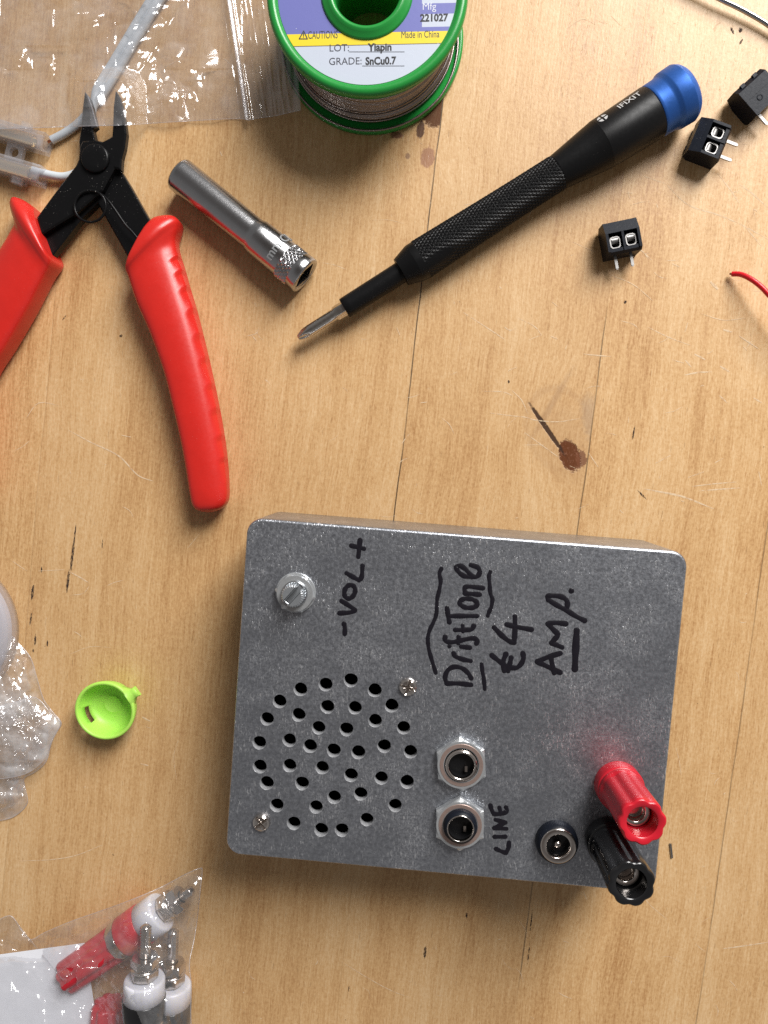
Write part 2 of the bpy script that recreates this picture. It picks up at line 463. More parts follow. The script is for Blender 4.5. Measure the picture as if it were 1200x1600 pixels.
    gnarl = k.smooth(k.noise(k.comb(k.math('MULTIPLY', x, 1.0), k.math('MULTIPLY', y, 0.5)), 1.4, 3, 0.7), 0.52, 0.66)
    for (qx, qy, rx, ry, dg, bd) in ((890, 712, 2.9, 4.8, 20, 3), (686, 172, 4.0, 5.4, -45, 2)):
        col = k.mix(k.math('MULTIPLY', k.math('MULTIPLY', gnarl, blob(qx, qy, rx, ry, dg, 0.35, 0.15, bd)), 0.6), col, (0.26, 0.12, 0.075))
    ring = k.math('SUBTRACT', blob(876, 672, 10.5, 14, 24, 0.12, 0.10, 3), blob(877, 674, 9.9, 13.2, 24, 0.12, 0.14, 3), clamp=True)
    col = k.mix(k.math('MULTIPLY', ring, 0.40), col, (0.30, 0.155, 0.075))
    # knot half under the spool
    col = k.mix(k.math('MULTIPLY', blob(686, 172, 4.2, 5.6, -45, 0.5, 0.12, 2), 0.92), col, (0.085, 0.030, 0.014))
    col = k.mix(k.math('MULTIPLY', blob(657, 203, 1.2, 2.7, -8, 0.4, 0.15, 2), 0.92), col, (0.075, 0.026, 0.012))
    col = k.mix(k.math('MULTIPLY', blob(668, 246, 2.1, 3.0, -8, 0.35, 0.12, 2), 0.8), col, (0.30, 0.135, 0.075))
    col = k.mix(k.math('MULTIPLY', blob(620, 211, 1.9, 1.0, 0, 0.5, 0.2), 0.8), col, (0.17, 0.06, 0.04))
    col = k.mix(k.math('MULTIPLY', blob(637, 244, 0.7, 0.9, 0, 0.5, 0.2), 0.7), col, (0.22, 0.11, 0.07))
    # greyish worn cloud beside the crack
    col = k.mix(k.math('MULTIPLY', blob(925, 655, 3.0, 7.5, 12, 0.5, 0.4, 3), 0.35), col, (0.30, 0.22, 0.165))
    col = k.mix(k.math('MULTIPLY', seam, 0.85), col, (0.045, 0.026, 0.016))
    # pale rubbed spots and hair scratches in the varnish
    rub = k.math('MULTIPLY', k.smooth(k.noise(k.comb(u, l, 21.0), 0.75, 3, 0.6), 0.66, 0.74), k.smooth(k.noise(k.comb(u, l, 5.0), 0.03, 2), 0.42, 0.62))
    col = k.mix(k.math('MULTIPLY', rub, 0.30), col, (0.68, 0.50, 0.32))
    k.put(k.b.inputs["Base Color"], col)
    ro = k.math('ADD', k.math('MULTIPLY', k.math('SUBTRACT', blotch, 0.5), 0.16), 0.40)
    ro = k.math('ADD', ro, k.math('MULTIPLY', k.math('SUBTRACT', fine, 0.5), 0.14), clamp=True)
    matt = k.math('MAXIMUM', blob(855, 671, 0.75, 9.6, 35, 0.25, 0.25), k.math('MAXIMUM', blob(890, 712, 3.1, 5.0, 20, 0.35, 0.10, 3), blob(686, 172, 4.2, 5.6, -45, 0.5, 0.12, 2)))
    k.put(k.b.inputs["Specular IOR Level"], k.math('SUBTRACT', 0.5, k.math('MULTIPLY', matt, 0.36)))
    k.put(k.b.inputs["Roughness"], ro)
    h = k.math('ADD', k.math('MULTIPLY', fine, 0.5), k.math('ADD', k.math('MULTIPLY', cross, 0.6), k.math('MULTIPLY', hair, 0.3)))
    h = k.math('SUBTRACT', h, k.math('MULTIPLY', seam, 3.0)); h = k.math('SUBTRACT', h, k.math('MULTIPLY', matt, 1.5))
    h = k.math('SUBTRACT', h, k.math('MULTIPLY', pore, 0.5))
    h = k.math('ADD', h, k.math('MULTIPLY', k.noise(v, 0.10, 2), 1.2))
    k.put(k.b.inputs["Normal"], k.bump(h, 0.55, 0.0011))
    return k.mat


def scratch_material():
    k = NT("pale_scratch"); v = k.mm()
    d = k.n("BsdfDiffuse"); d.inputs[0].default_value = (0.80, 0.62, 0.42, 1)
    t = k.n("BsdfTransparent"); m = k.n("MixShader")
    k.put(m.inputs[0], k.smooth(k.noise(v, 0.7, 4, 0.7), 0.32, 0.58, 0.10, 0.85))
    k.t.links.new(t.outputs[0], m.inputs[1]); k.t.links.new(d.outputs[0], m.inputs[2]); k.t.links.new(m.outputs[0], k.out.inputs[0])
    return k.mat


def build_table():
    b = MB()
    b.box((-420, -470, -28), (420, 430, 0))
    nz = [0]
    def scratch(pts, wd):
        """a shallow pale scratch: photo pixels, width in mm"""
        pp = cr([P(a, c) for a, c in pts], 6) if len(pts) > 2 else [np.array(P(*pts[0])), np.array((P(*pts[0]) + P(*pts[1])) / 2), np.array(P(*pts[1]))]
        nz[0] += 1; zz = 0.02 + 0.0007 * (nz[0] % 60)
        vs = []; n = len(pp)
        for i, p in enumerate(pp):
            t = pp[min(i + 1, n - 1)] - pp[max(i - 1, 0)]; t = t / (np.linalg.norm(t) + 1e-9)
            ww = wd * 0.5 * (0.15 + 0.85 * math.sin(math.pi * (i + 0.3) / (n - 0.4)) ** 0.6)
            vs += [(p[0] - t[1] * ww, p[1] + t[0] * ww, zz), (p[0] + t[1] * ww, p[1] - t[0] * ww, zz)]
        b.add(vs, [(2 * i, 2 * i + 1, 2 * i + 3, 2 * i + 2) for i in range(n - 1)], 1, False)
    for pts, wd in [
        ([(1040, 287), (1075, 320), (1120, 335), (1160, 352), (1200, 374)], 0.45), ([(1120, 270), (1140, 295), (1155, 318)], 0.4),
        ([(1155, 288), (1175, 302), (1200, 325)], 0.45), ([(1165, 355), (1190, 385)], 0.35), ([(1005, 275), (1040, 287)], 0.3),
        ([(1115, 47), (1119, 40), (1126, 35)], 0.45), ([(1070, 586), (1090, 582), (1112, 581)], 0.5), ([(1071, 563), (1080, 573)], 0.5),
        ([(1124, 618), (1136, 629)], 0.5), ([(1007, 764), (1040, 770), (1070, 777), (1115, 795)], 0.6), ([(1081, 760), (1115, 756), (1150, 753)], 0.35),
        ([(1092, 767), (1130, 764), (1157, 762)], 0.4), ([(1024, 724), (1048, 711)], 0.3), ([(1075, 746), (1100, 737)], 0.3), ([(1117, 723), (1130, 716)], 0.3),
        ([(970, 501), (990, 507), (1000, 517)], 0.3), ([(1012, 511), (1045, 527), (1080, 540)], 0.3), ([(1085, 553), (1102, 562)], 0.55),
        ([(1125, 572), (1140, 581)], 0.6), ([(1178, 622), (1190, 629)], 0.5), ([(1130, 515), (1145, 519)], 0.6), ([(1050, 562), (1068, 567)], 0.3),
        ([(724, 488), (770, 518), (788, 530)], 0.35), ([(788, 511), (797, 516), (806, 513)], 0.35), ([(810, 497), (835, 510), (846, 523)], 0.3),
        ([(765, 645), (795, 649), (822, 652), (835, 656), (870, 659), (905, 654)], 0.35), ([(752, 611), (785, 612), (800, 618)], 0.3),
        ([(800, 610), (815, 625), (824, 645)], 0.3), ([(820, 676), (850, 698), (872, 714)], 0.3), ([(912, 553), (930, 555), (955, 557)], 0.4),
        ([(920, 708), (928, 720), (935, 730)], 0.3), ([(820, 695), (850, 695)], 0.2), ([(980, 385), (1003, 392), (1013, 405)], 0.35),
        ([(107, 672), (140, 690), (185, 712), (215, 742), (240, 752)], 0.45), ([(40, 655), (60, 630), (92, 633)], 0.25), ([(190, 680), (205, 683)], 0.3),
        ([(108, 893), (125, 902), (138, 910)], 0.45), ([(60, 892), (100, 890)], 0.2), ([(110, 930), (130, 927), (140, 915)], 0.22), ([(20, 877), (42, 892)], 0.25),
        ([(30, 1345), (80, 1343), (120, 1336), (160, 1320)], 0.3), ([(535, 1503), (570, 1525), (610, 1547), (642, 1559)], 0.25), ([(1130, 1482), (1160, 1478), (1200, 1472)], 0.45),
        ([(385, 525), (400, 521), (405, 512)], 0.25), ([(393, 523), (402, 534)], 0.3), ([(620, 512), (625, 524)], 0.3), ([(860, 525), (872, 530)], 0.35),
        ([(1007, 396), (1018, 406)], 0.35), ([(725, 320), (750, 318), (780, 330)], 0.25), ([(820, 300), (830, 330), (812, 352)], 0.2),
        ([(955, 430), (990, 445), (1020, 470)], 0.25), ([(1110, 440), (1122, 452)], 0.9), ([(1095, 490), (1130, 500), (1165, 497)], 0.25),
        ([(1155, 525), (1185, 545)], 0.4), ([(955, 25), (970, 40)], 0.25), ([(885, 45), (910, 30), (930, 38)], 0.22), ([(220, 1193), (232, 1196)], 0.5), ([(222, 1120), (235, 1127)], 0.5)]:
        scratch(pts, wd)
    for _ in range(210):
        px = rng.uniform(600, 1195) if rng.random() < 0.68 else rng.uniform(5, 600); py = rng.uniform(5, 1595)
        a = rng.choice([0.5, 0.65, -0.2, 1.4, 2.6]) + rng.normal(0, 0.35); L = rng.gamma(1.6, 5.0)
        c = rng.normal(0, 0.18) * L
        scratch([(px, py), (px + L * math.cos(a) - c * math.sin(a), py + L * math.sin(a) + c * math.cos(a)), (px + 2 * L * math.cos(a), py + 2 * L * math.sin(a))], rng.uniform(0.10, 0.30))
    for (px, py, rx, ry, dg) in [(113, 868, 0.42, 5.2, -8), (106, 908, 0.42, 3.4, -8), (117, 835, 0.22, 3.0, -8), (51, 925, 0.42, 2.4, -8),
                                 (65, 890, 0.25, 1.0, -6), (48, 968, 0.28, 2.0, -10), (55, 1000, 0.32, 1.7, -4), (74, 1005, 0.25, 1.0, -4),
                                 (52, 1017, 0.25, 0.6, 0), (990, 677, 0.22, 2.1, -8), (1003, 773, 0.30, 1.7, 45), (826, 1490, 0.2, 3, -6), (830, 1440, 0.18, 3.2, -6),
                                 (664, 1488, 0.45, 2.0, -4), (729, 1430, 0.3, 0.9, 0), (1068, 135, 0.5, 0.9, 20), (977, 472, 0.4, 0.5, 0),
                                 (1144, 48, 0.35, 1.1, 30), (1157, 47, 0.6, 0.7, 0), (1158, 65, 0.3, 0.9, -30), (189, 525, 0.55, 0.4, 0), (795, 596, 0.3, 0.5, 0), (100, 497, 0.2, 1.0, -40), (160, 850, 0.15, 1.5, -6), (270, 1402, 0.15, 1.2, -6), (545, 1545, 0.15, 0.9, -6)]:
        p = P(px, py); a = math.radians(dg); n = 40; nz[0] += 1; zz = 0.015 + 0.0006 * (nz[0] % 50); vs = [(p.x, p.y, zz)]
        for i in range(n):
            q = 2 * math.pi * i / n; r = 1 + rng.normal(0, 0.16); lx, ly = rx * r * math.cos(q), ry * r * math.copysign(abs(math.sin(q)) ** 1.15, math.sin(q))
            vs.append((p.x + lx * math.cos(a) - ly * math.sin(a), p.y + lx * math.sin(a) + ly * math.cos(a), zz))
        b.add(vs, [(0, 1 + i, 1 + (i + 1) % n) for i in range(n)], 2, False)
    kd = NT("ink_black_fleck"); dd = kd.n("BsdfDiffuse"); dd.inputs[0].default_value = (0.04, 0.028, 0.028, 1); td = kd.n("BsdfTransparent"); md = kd.n("MixShader")
    vd = kd.n("Mapping"); kd.put(vd.inputs[0], kd.mm()); vd.inputs["Scale"].default_value = (3.0, 0.8, 1)
    kd.put(md.inputs[0], kd.smooth(kd.noise(vd.outputs[0], 1.0, 4, 0.7), 0.36, 0.56, 0.10, 0.90)); kd.t.links.new(td.outputs[0], md.inputs[1]); kd.t.links.new(dd.outputs[0], md.inputs[2]); kd.t.links.new(md.outputs[0], kd.out.inputs[0])
    o = b.build("table_surface", [wood_material(), scratch_material(), kd.mat])
    tag(o, "varnished pale wooden table top of narrow boards with dark seams, knots and scratches", "table", kind="structure")


build_table()


# ------------------------------------------------------------------ amplifier box
ZT = 30.0
BC = (P(386, 810, ZT) + P(1069, 861, ZT) + P(1031, 1398, ZT) + P(352, 1333, ZT)) / 4
BA = math.radians(-4.40); BX = Vector((math.cos(BA), math.sin(BA), 0)); BY = Vector((-math.sin(BA), math.cos(BA), 0))
BW, BH = 121.3, 96.2


def diecast_material():
    k = NT("bare_diecast_aluminium"); v = k.mm()
    big = k.noise(v, 0.035, 5, 0.62); mid = k.noise(v, 0.9, 4, 0.75); gr = k.noise(v, 1.9, 2, 0.7)
    cloud = k.smooth(k.noise(v, 0.11, 4, 0.7), 0.40, 0.66)
    col = k.mix(k.smooth(mid, 0.34, 0.68), (0.255, 0.268, 0.298), (0.41, 0.428, 0.468))  # faint blue of reflected sky is mixed into these metal tones
    col = k.mix(k.math('MULTIPLY', k.smooth(gr, 0.40, 0.64), k.math('ADD', k.math('MULTIPLY', cloud, 0.55), 0.10)), col, (0.66, 0.68, 0.72))
    col = k.mix(k.smooth(big, 0.42, 0.62, 0, 0.45), col, (0.27, 0.282, 0.31))
    # bright hair flecks where the skin is rubbed, in several directions
    fl = None
    for a, sd in ((0.4, 1.0), (1.5, 7.0), (2.4, 13.0), (2.9, 19.0)):
        mp = k.n("Mapping"); k.put(mp.inputs[0], v); mp.inputs["Rotation"].default_value = (0, 0, a); mp.inputs["Scale"].default_value = (1.7, 0.45, 1); mp.inputs["Location"].default_value = (sd, sd * 2, 0)
        f = k.smooth(k.noise(mp.outputs[0], 1.0, 2, 0.6), 0.63, 0.70)
        fl = f if fl is None else k.math('MAXIMUM', fl, f)
    patch = k.math('ADD', k.math('MULTIPLY', cloud, 0.75), 0.22)
    flk = k.math('MULTIPLY', fl, patch)
    col = k.mix(k.math('MULTIPLY', flk, 0.85), col, (0.95, 0.96, 0.98))
    dk = k.smooth(k.noise(v, 1.1, 3, 0.6), 0.58, 0.72)
    col = k.mix(k.math('MULTIPLY', dk, 0.30), col, (0.17, 0.178, 0.195))
    k.put(k.b.inputs["Base Color"], col)
    k.b.inputs["Metallic"].default_value = 0.86
    ro = k.math('ADD', k.math('MULTIPLY', k.math('SUBTRACT', mid, 0.5), 0.30), 0.365)
    ro = k.math('SUBTRACT', ro, k.math('MULTIPLY', flk, 0.10), clamp=True)
    k.put(k.b.inputs["Roughness"], ro)
    h = k.math('ADD', k.math('MULTIPLY', mid, 0.5), k.math('ADD', k.math('MULTIPLY', flk, 0.7), k.math('MULTIPLY', gr, 0.25)))
    k.put(k.b.inputs["Normal"], k.bump(h, 0.45, 0.0022))
    return k.mat


MAT['diecast'] = diecast_material()
amp = thing("amplifier_box", (BC.x, BC.y, 0), "grey metal speaker amplifier box with black hand-written marker lettering and round speaker holes", "amplifier")


def amp_enclosure():
    bm = bmesh.new()
    def rr(wd, hg, rad, z, n=8):
        pts = []
        for cx, cy, a0 in ((wd / 2 - rad, hg / 2 - rad, 0), (-wd / 2 + rad, hg / 2 - rad, 90), (-wd / 2 + rad, -hg / 2 + rad, 180), (wd / 2 - rad, -hg / 2 + rad, 270)):
            for i in range(n + 1):
                a = math.radians(a0 + 90 * i / n)
                p = BX * (cx + rad * math.cos(a)) + BY * (cy + rad * math.sin(a))
                pts.append(Vector((BC.x + p.x, BC.y + p.y, z)))
        return pts
    loops = [rr(BW + 0.5, BH + 0.5, 4.7, 0.0)]
    loops.append(rr(BW, BH, 4.5, ZT - 0.8))
    for a in (22, 45, 68, 90):
        i = 0.8 * (1 - math.cos(math.radians(a)))
        loops.append(rr(BW - 2 * i, BH - 2 * i, 4.5 - i, ZT - 0.8 + 0.8 * math.sin(math.radians(a))))
    vl = [[bm.verts.new(p) for p in L] for L in loops]
    for k in range(len(vl) - 1):
        n = len(vl[k])
        for i in range(n):
            f = bm.faces.new((vl[k][i], vl[k][(i + 1) % n], vl[k + 1][(i + 1) % n], vl[k + 1][i])); f.smooth = True
    edges = []
    top = vl[-1]
    for i in range(len(top)): edges.append(bm.edges.get((top[i], top[(i + 1) % len(top)])))
    holes = [(432, 190), (563, 165), (694, 142), (819, 195), (907, 275), (323, 253), (422, 323), (572, 281), (716, 286), (258, 344), (526, 390), (671, 398), (821, 353), (969, 390), (217, 468), (374, 455), (482, 486), (605, 508), (733, 518), (868, 486), (1005, 515), (220, 592), (375, 587), (545, 598), (695, 637), (853, 652), (987, 672), (256, 678), (440, 680), (745, 735), (608, 752), (308, 794), (513, 803), (925, 795), (397, 888), (540, 922), (647, 923), (777, 868)]
    N = 28
    for (hx, hy) in holes:
        c = P(340 + hx / 3.3333, 1020 + hy / 3.3333, ZT); rad = 1.98 + rng.uniform(-0.05, 0.05)
        ph = rng.uniform(0, 6.28); wv = rng.uniform(0.0, 0.05)
        ringA = []; ringB = []; ringC = []
        for i in range(N):
            a = 2 * math.pi * i / N
            r1 = rad * (1 + wv * math.sin(3 * a + ph) * 0.6) + rng.uniform(-0.03, 0.03)
            ringA.append(bm.verts.new((c.x + r1 * math.cos(a), c.y + r1 * math.sin(a), ZT)))
            ringB.append(bm.verts.new((c.x + (r1 - 0.08) * math.cos(a), c.y + (r1 - 0.08) * math.sin(a), ZT - 0.12)))
            ringC.append(bm.verts.new((c.x + (rad - 0.1) * math.cos(a), c.y + (rad - 0.1) * math.sin(a), ZT - 2.3)))
        for i in range(N):
            j = (i + 1) % N
            f = bm.faces.new((ringA[i], ringA[j], ringB[j], ringB[i])); f.material_index = 1
            f = bm.faces.new((ringB[i], ringB[j], ringC[j], ringC[i])); f.material_index = 1; f.smooth = True
            edges.append(bm.edges.get((ringA[i], ringA[j])))
    bmesh.ops.triangle_fill(bm, use_beauty=True, use_dissolve=False, edges=edges)
    bm.faces.new(vl[0][::-1])
    for f in bm.faces:
        if f.normal.length == 0: f.normal_update()
    bmesh.ops.recalc_face_normals(bm, faces=bm.faces)
    og = ORG[amp.name]
    bmesh.ops.translate(bm, verts=bm.verts, vec=-og); bmesh.ops.scale(bm, verts=bm.verts, vec=(S, S, S))
    me = bpy.data.meshes.new("enclosure"); bm.to_mesh(me); bm.free()
    me.materials.append(MAT['diecast']); me.materials.append(plain("drilled_aluminium", (0.38, 0.385, 0.40), 0.42, metal=0.3, var=0.75, nscale=1.8, bump=0.7, bscale=2.2))
    o = bpy.data.objects.new("enclosure", me); COL.objects.link(o); o.parent = amp; ORG[o.name] = og
    return o


amp_enclosure()
b = MB(); c = P(520, 1182, ZT); b.lathe([(0, 0.2), (0.001, 27), (0.6, 27)], (c.x, c.y, ZT - 7.0), (0, 0, 1), 48)
b.build("speaker_cone", MAT['dark_inside'], amp)


def strokes(name, items, org, sc, mat, parent, width=1.3):
    b = MB(); k = 0
    for it in items:
        pts = it[0]; wd = it[1] if len(it) > 1 else width
        pp = [np.array(P(org[0] + x / sc, org[1] + y / sc, ZT)) for x, y in pts]
        if len(pp) == 1: pp = [pp[0], pp[0] + np.array([0.05, 0.05, 0])]
        pp = cr(pp, 7) if len(pp) > 2 else [pp[0] + (pp[1] - pp[0]) * t for t in np.linspace(0, 1, 8)]
        h = 0.05 + 0.004 * (k % 12); k += 1
        n = len(pp); rings = []
        st = []
        t0 = (pp[1] - pp[0]) / np.linalg.norm(pp[1] - pp[0]); t1 = (pp[-1] - pp[-2]) / np.linalg.norm(pp[-1] - pp[-2])
        for q in (1.0, 0.8, 0.45): st.append((pp[0] - t0 * wd * 0.5 * q, t0, math.sqrt(max(0.001, 1 - q * q))))
        for i in range(n):
            t = pp[min(i + 1, n - 1)] - pp[max(i - 1, 0)]; t = t / (np.linalg.norm(t) + 1e-9)
            st.append((pp[i], t, 1.0 + 0.10 * math.sin(i * 0.55 + k) + rng.uniform(-0.05, 0.05)))
        for q in (0.45, 0.8, 1.0): st.append((pp[-1] + t1 * wd * 0.5 * q, t1, math.sqrt(max(0.001, 1 - q * q))))
        vs = []
        for (p, t, s) in st:
            for q, hh in ((-1, 0), (-0.7, 0.7), (0, 1), (0.7, 0.7), (1, 0)):
                vs.append((p[0] - t[1] * wd * 0.5 * s * q, p[1] + t[0] * wd * 0.5 * s * q, ZT + 0.003 + h * hh * min(1, s)))
        fs = []
        for i in range(len(st) - 1):
            for j in range(4): fs.append((i * 5 + j, i * 5 + j + 1, i * 5 + j + 6, i * 5 + j + 5))
        b.add(vs, fs, 0, True)
    return b.build(name, mat, parent)


def ell(cx, cy, rx, ry, rot=0, n=12, a0=0, a1=390):
    r = math.radians(rot)
    return [(cx + rx * math.cos(a) * math.cos(r) - ry * math.sin(a) * math.sin(r), cy + rx * math.cos(a) * math.sin(r) + ry * math.sin(a) * math.cos(r)) for a in [math.radians(a0 + (a1 - a0) * i / n) for i in range(n + 1)]]


h1 = strokes("handwriting", [
    ([(262, 255), (250, 285), (257, 330), (248, 385), (236, 440), (232, 520), (215, 570), (195, 612), (182, 660), (186, 720), (200, 775), (215, 825), (228, 868)], 1.15),
    ([(292, 930), (360, 930), (435, 938)],), ([(292, 930), (283, 892), (300, 852), (338, 832), (385, 842), (418, 870), (436, 900)],),
    ([(432, 798), (385, 788), (345, 772), (332, 752)],), ([(378, 714), (428, 720)],), ([(308, 712)], 1.25),
    ([(283, 655), (284, 678), (310, 688), (345, 685), (400, 672), (450, 665), (472, 678), (466, 696)],), ([(362, 655), (360, 695)], 1.2),
    ([(342, 616), (395, 616), (438, 612), (452, 590)],), ([(386, 590), (388, 625)], 1.2),
    ([(308, 535), (380, 534), (470, 534)],), ([(294, 487), (300, 530), (308, 572)],),
    (ell(420, 460, 52, 27, 6),), ([(398, 402), (440, 405), (486, 409)],), ([(400, 400), (398, 372), (420, 362), (505, 371)],),
    ([(440, 306), (395, 300), (362, 276), (349, 248), (372, 240), (404, 262), (440, 300), (470, 303), (486, 278), (474, 250), (434, 236)],),
    ([(548, 274), (540, 302), (544, 350), (548, 400), (560, 436), (554, 480), (540, 512), (533, 534)], 1.15), ([(497, 816), (502, 862), (510, 905), (515, 962)], 1.15)],
    (620, 820), 3.75, MAT['ink'], amp, 1.38)
h2 = strokes("handwriting", [
    ([(556, 764), (590, 792), (622, 815), (650, 832), (700, 838), (730, 812), (742, 780), (738, 752)], 1.45), ([(640, 756), (624, 802), (630, 856)],), ([(670, 778), (662, 815), (652, 856)],),
    ([(570, 602), (612, 645), (655, 680), (688, 690)],), ([(688, 690), (692, 620), (692, 538)],), ([(644, 584), (700, 598), (790, 614)],)],
    (620, 820), 3.75, MAT['ink'], amp, 1.48)
h3 = strokes("handwriting", [
    ([(958, 866), (885, 832), (822, 802)],), ([(822, 802), (890, 774), (958, 753)],), ([(905, 785), (912, 830), (922, 868)],),
    ([(968, 718), (906, 692)],), ([(906, 692), (938, 655), (944, 640)],), ([(944, 640), (915, 612), (885, 580)],), ([(885, 580), (930, 574), (992, 580)],),
    ([(1102, 562), (1050, 536), (1000, 505), (940, 472), (888, 440)], 1.45), ([(888, 440), (884, 420), (915, 415), (965, 422), (996, 445), (998, 480), (985, 492)],),
    ([(1022, 388)], 1.6), ([(1054, 620), (1048, 730), (1043, 846)], 1.9)],
    (620, 820), 3.75, MAT['ink'], amp, 1.48)
h4 = strokes("handwriting", [
    ([(742, 212), (733, 300)],), ([(696, 242), (762, 258)],), ([(755, 346), (750, 405), (736, 422)],), ([(736, 422), (700, 402), (672, 386)],), (ell(688, 482, 27, 36, 20),),
    ([(645, 530), (690, 558), (716, 578)],), ([(716, 578), (690, 590), (634, 594)],), ([(658, 648), (663, 675), (662, 702)],)],
    (340, 780), 3.3333, MAT['ink'], amp, 1.35)
h5 = strokes("handwriting", [
    ([(492, 884), (525, 900), (560, 912)],), ([(560, 912), (575, 880), (580, 842)],), ([(482, 804), (556, 803)],), ([(562, 750), (480, 745)],), ([(480, 745), (530, 722), (556, 708)],), ([(556, 708), (490, 690)],),
    ([(455, 592), (465, 626), (480, 652)],), ([(480, 652), (530, 650), (565, 632), (560, 606)],), ([(515, 608), (524, 642)],)],
    (660, 1120), 4.2857, MAT['ink'], amp, 1.28)


def hexr(flat):
    """radius of a hexagon with this half distance across flats, by angle"""
    return lambda a: flat / math.cos((a + math.pi / 6) % (math.pi / 3) - math.pi / 6)


def hex_nut(b, c, d, flat, t0, t1, hole, rot=0.0, segs=96, u=None):
    hr = hexr(flat); cham = flat * 1.0
    def rf(a, t, r):
        full = hr(a - rot)
        if r == 0: return hole
        return min(full, r)
    b.lathe([(t0, 0), (t0, cham), (t0 + 0.3, 99), (t1 - 0.6, 99), (t1, cham), (t1, cham), (t1, 0), (t1, 0), (t0 + 0.05, 0)], c, d, segs, rf, cap0=False, cap1=False, smooth=False, u=u)


def top_at(px, py, h):
    """axis foot on the lid of something whose top centre shows at this pixel, h above the lid"""
    p = P(px, py, ZT + h); return Vector((p.x, p.y, ZT))


# volume control: washer, nut, slotted shaft
c = top_at(461, 927, 1.6)
b = MB(); b.lathe([(0, 5.6), (0.45, 5.6), (0.6, 5.4), (0.6, 5.4), (0.6, 3.0)], c, (0, 0, 1), 64, cap1=False); hex_nut(b, c, (0, 0, 1), 4.95, 0.62, 2.3, 3.4, rot=0.35)
vol = b.build("volume_control", MAT['bright_zinc'], amp)
b = MB()
b.lathe([(0.1, 3.45), (0.1, 3.45), *[(0.3 + 0.18 * i, 3.45 + 0.13 * (i % 2)) for i in range(16)], (3.25, 3.3), (3.25, 3.3), (3.25, 3.05), (2.6, 3.0)], c, (0, 0, 1), 48)
b.build("bushing", MAT['zinc'], vol)
b = MB()
def knurl_s(a, t, r): return r * (1 + 0.035 * (1 if math.sin(a * 18) > 0 else -1)) if r > 2.6 else r
sx = Vector((0.68, 0.733, 0)); sy = Vector((-0.733, 0.68, 0))
for sgn in (1, -1):
    out = [(-3.0, 0.66 * sgn), (3.0, 0.66 * sgn)] if sgn > 0 else [(2.72, -0.45), (-2.72, -0.45)]
    arc = []
    a0 = math.asin(0.66 / 2.95)
    for i in range(25):
        a = (a0 + (math.pi - 2 * a0) * i / 24) + (0 if sgn > 0 else math.pi)
        r = 2.98 * (1 + (0.035 if i % 2 else -0.035))
        arc.append((r * math.cos(a), r * math.sin(a)))
    b.prism([(c.x + sx.x * p[0] + sy.x * p[1], c.y + sx.y * p[0] + sy.y * p[1]) for p in arc], ZT + 2.0, ZT + 7.0, 0.35)
b.box((-2.8, -0.70, 0.5), (2.8, 0.70, 3.2), sx, sy, Vector((0, 0, 1)), c)
b.build("shaft", MAT['cast_zinc'], vol)

# two pan-head screws
for (px, py, rt) in ((637.6, 1074, 0.3), (407.8, 1286.4, 0.9)):
    c = top_at(px, py, 1.0); b = MB()
    def cross_r(a, t, r): return r
    segs = 48; rings = []
    for k, (rr_, z) in enumerate([(2.55, 0.0), (2.55, 0.55), (2.3, 1.1), (1.8, 1.45), (1.2, 1.62), (0.6, 1.68), (0.05, 1.7)]):
        ring = []
        for i in range(segs):
            a = 2 * math.pi * i / segs
            lx, ly = rr_ * math.cos(a + rt), rr_ * math.sin(a + rt)
            m = min(abs(lx), abs(ly)); dpt = 0.0
            if rr_ < 2.0: dpt = 0.85 * max(0, 1 - m / 0.42) if m < 0.42 else 0
            ring.append((c.x + rr_ * math.cos(a), c.y + rr_ * math.sin(a), ZT + z - dpt))
        rings.append(ring)
    b.loft(rings, True, True, smooth=False)
    b.build("screw", MAT['nickel'], amp)

# two audio jacks
for (px, py, rot, kind) in ((721, 1196, 0.06, 0), (719, 1290, 0.0, 1)):
    c = top_at(px, py, 2.6); b = MB()
    hz_ = 3.3 if kind == 0 else 4.6
    if kind == 0:
        b.lathe([(0, 4.45), *[(0.2 + 0.22 * i, 4.5 - 0.16 * (i % 2)) for i in range(13)], (hz_ - 0.2, 4.3), (hz_, 4.05), (hz_, 4.05), (hz_, 3.65), (hz_ - 0.5, 3.45), (hz_ - 0.5, 3.45), (0.3, 3.40), (0.3, 3.40), (0.3, 0.1)], c, (0, 0, 1), 56)
        jack = b.build("audio_jack", MAT['nickel'], amp)
    else:
        b.lathe([(0, 4.8), (hz_ - 1.4, 4.75), (hz_ - 0.4, 4.4), (hz_ - 0.15, 4.0), (hz_, 3.85), (hz_, 3.85), (hz_, 3.45), (0.3, 3.4), (0.3, 3.4), (0.3, 0.1)], c, (0, 0, 1), 56)
        jack = b.build("audio_jack", MAT['black_plastic'], amp)
        b = MB(); b.lathe([(hz_ - 0.2, 3.78), (hz_ + 0.10, 3.72), (hz_ + 0.12, 3.5), (hz_ + 0.05, 3.42), (hz_ - 1.5, 3.40)], c, (0, 0, 1), 56, cap0=False, cap1=False); b.build("sleeve_ring", MAT['nickel'], jack)
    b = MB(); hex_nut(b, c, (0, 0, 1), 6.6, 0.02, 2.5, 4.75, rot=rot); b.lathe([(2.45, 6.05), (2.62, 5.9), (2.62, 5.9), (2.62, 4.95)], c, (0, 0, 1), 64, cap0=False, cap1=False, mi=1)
    b.build("nut", [MAT['bright_zinc'], MAT['reflection_tint']], jack)
    b = MB(); b.lathe([(0.4, 0.1), (0.4, 3.38), (0.4, 3.38), (hz_ - 0.9, 3.38)], c, (0, 0, 1), 40, cap0=True, cap1=False); b.build("barrel_inside", MAT['black_gloss'], jack)
    b = MB(); b.box((1.0, -2.2, 0.45), (1.7, -0.6, 1.6), O=c); b.build("contact", MAT['nickel'], jack)

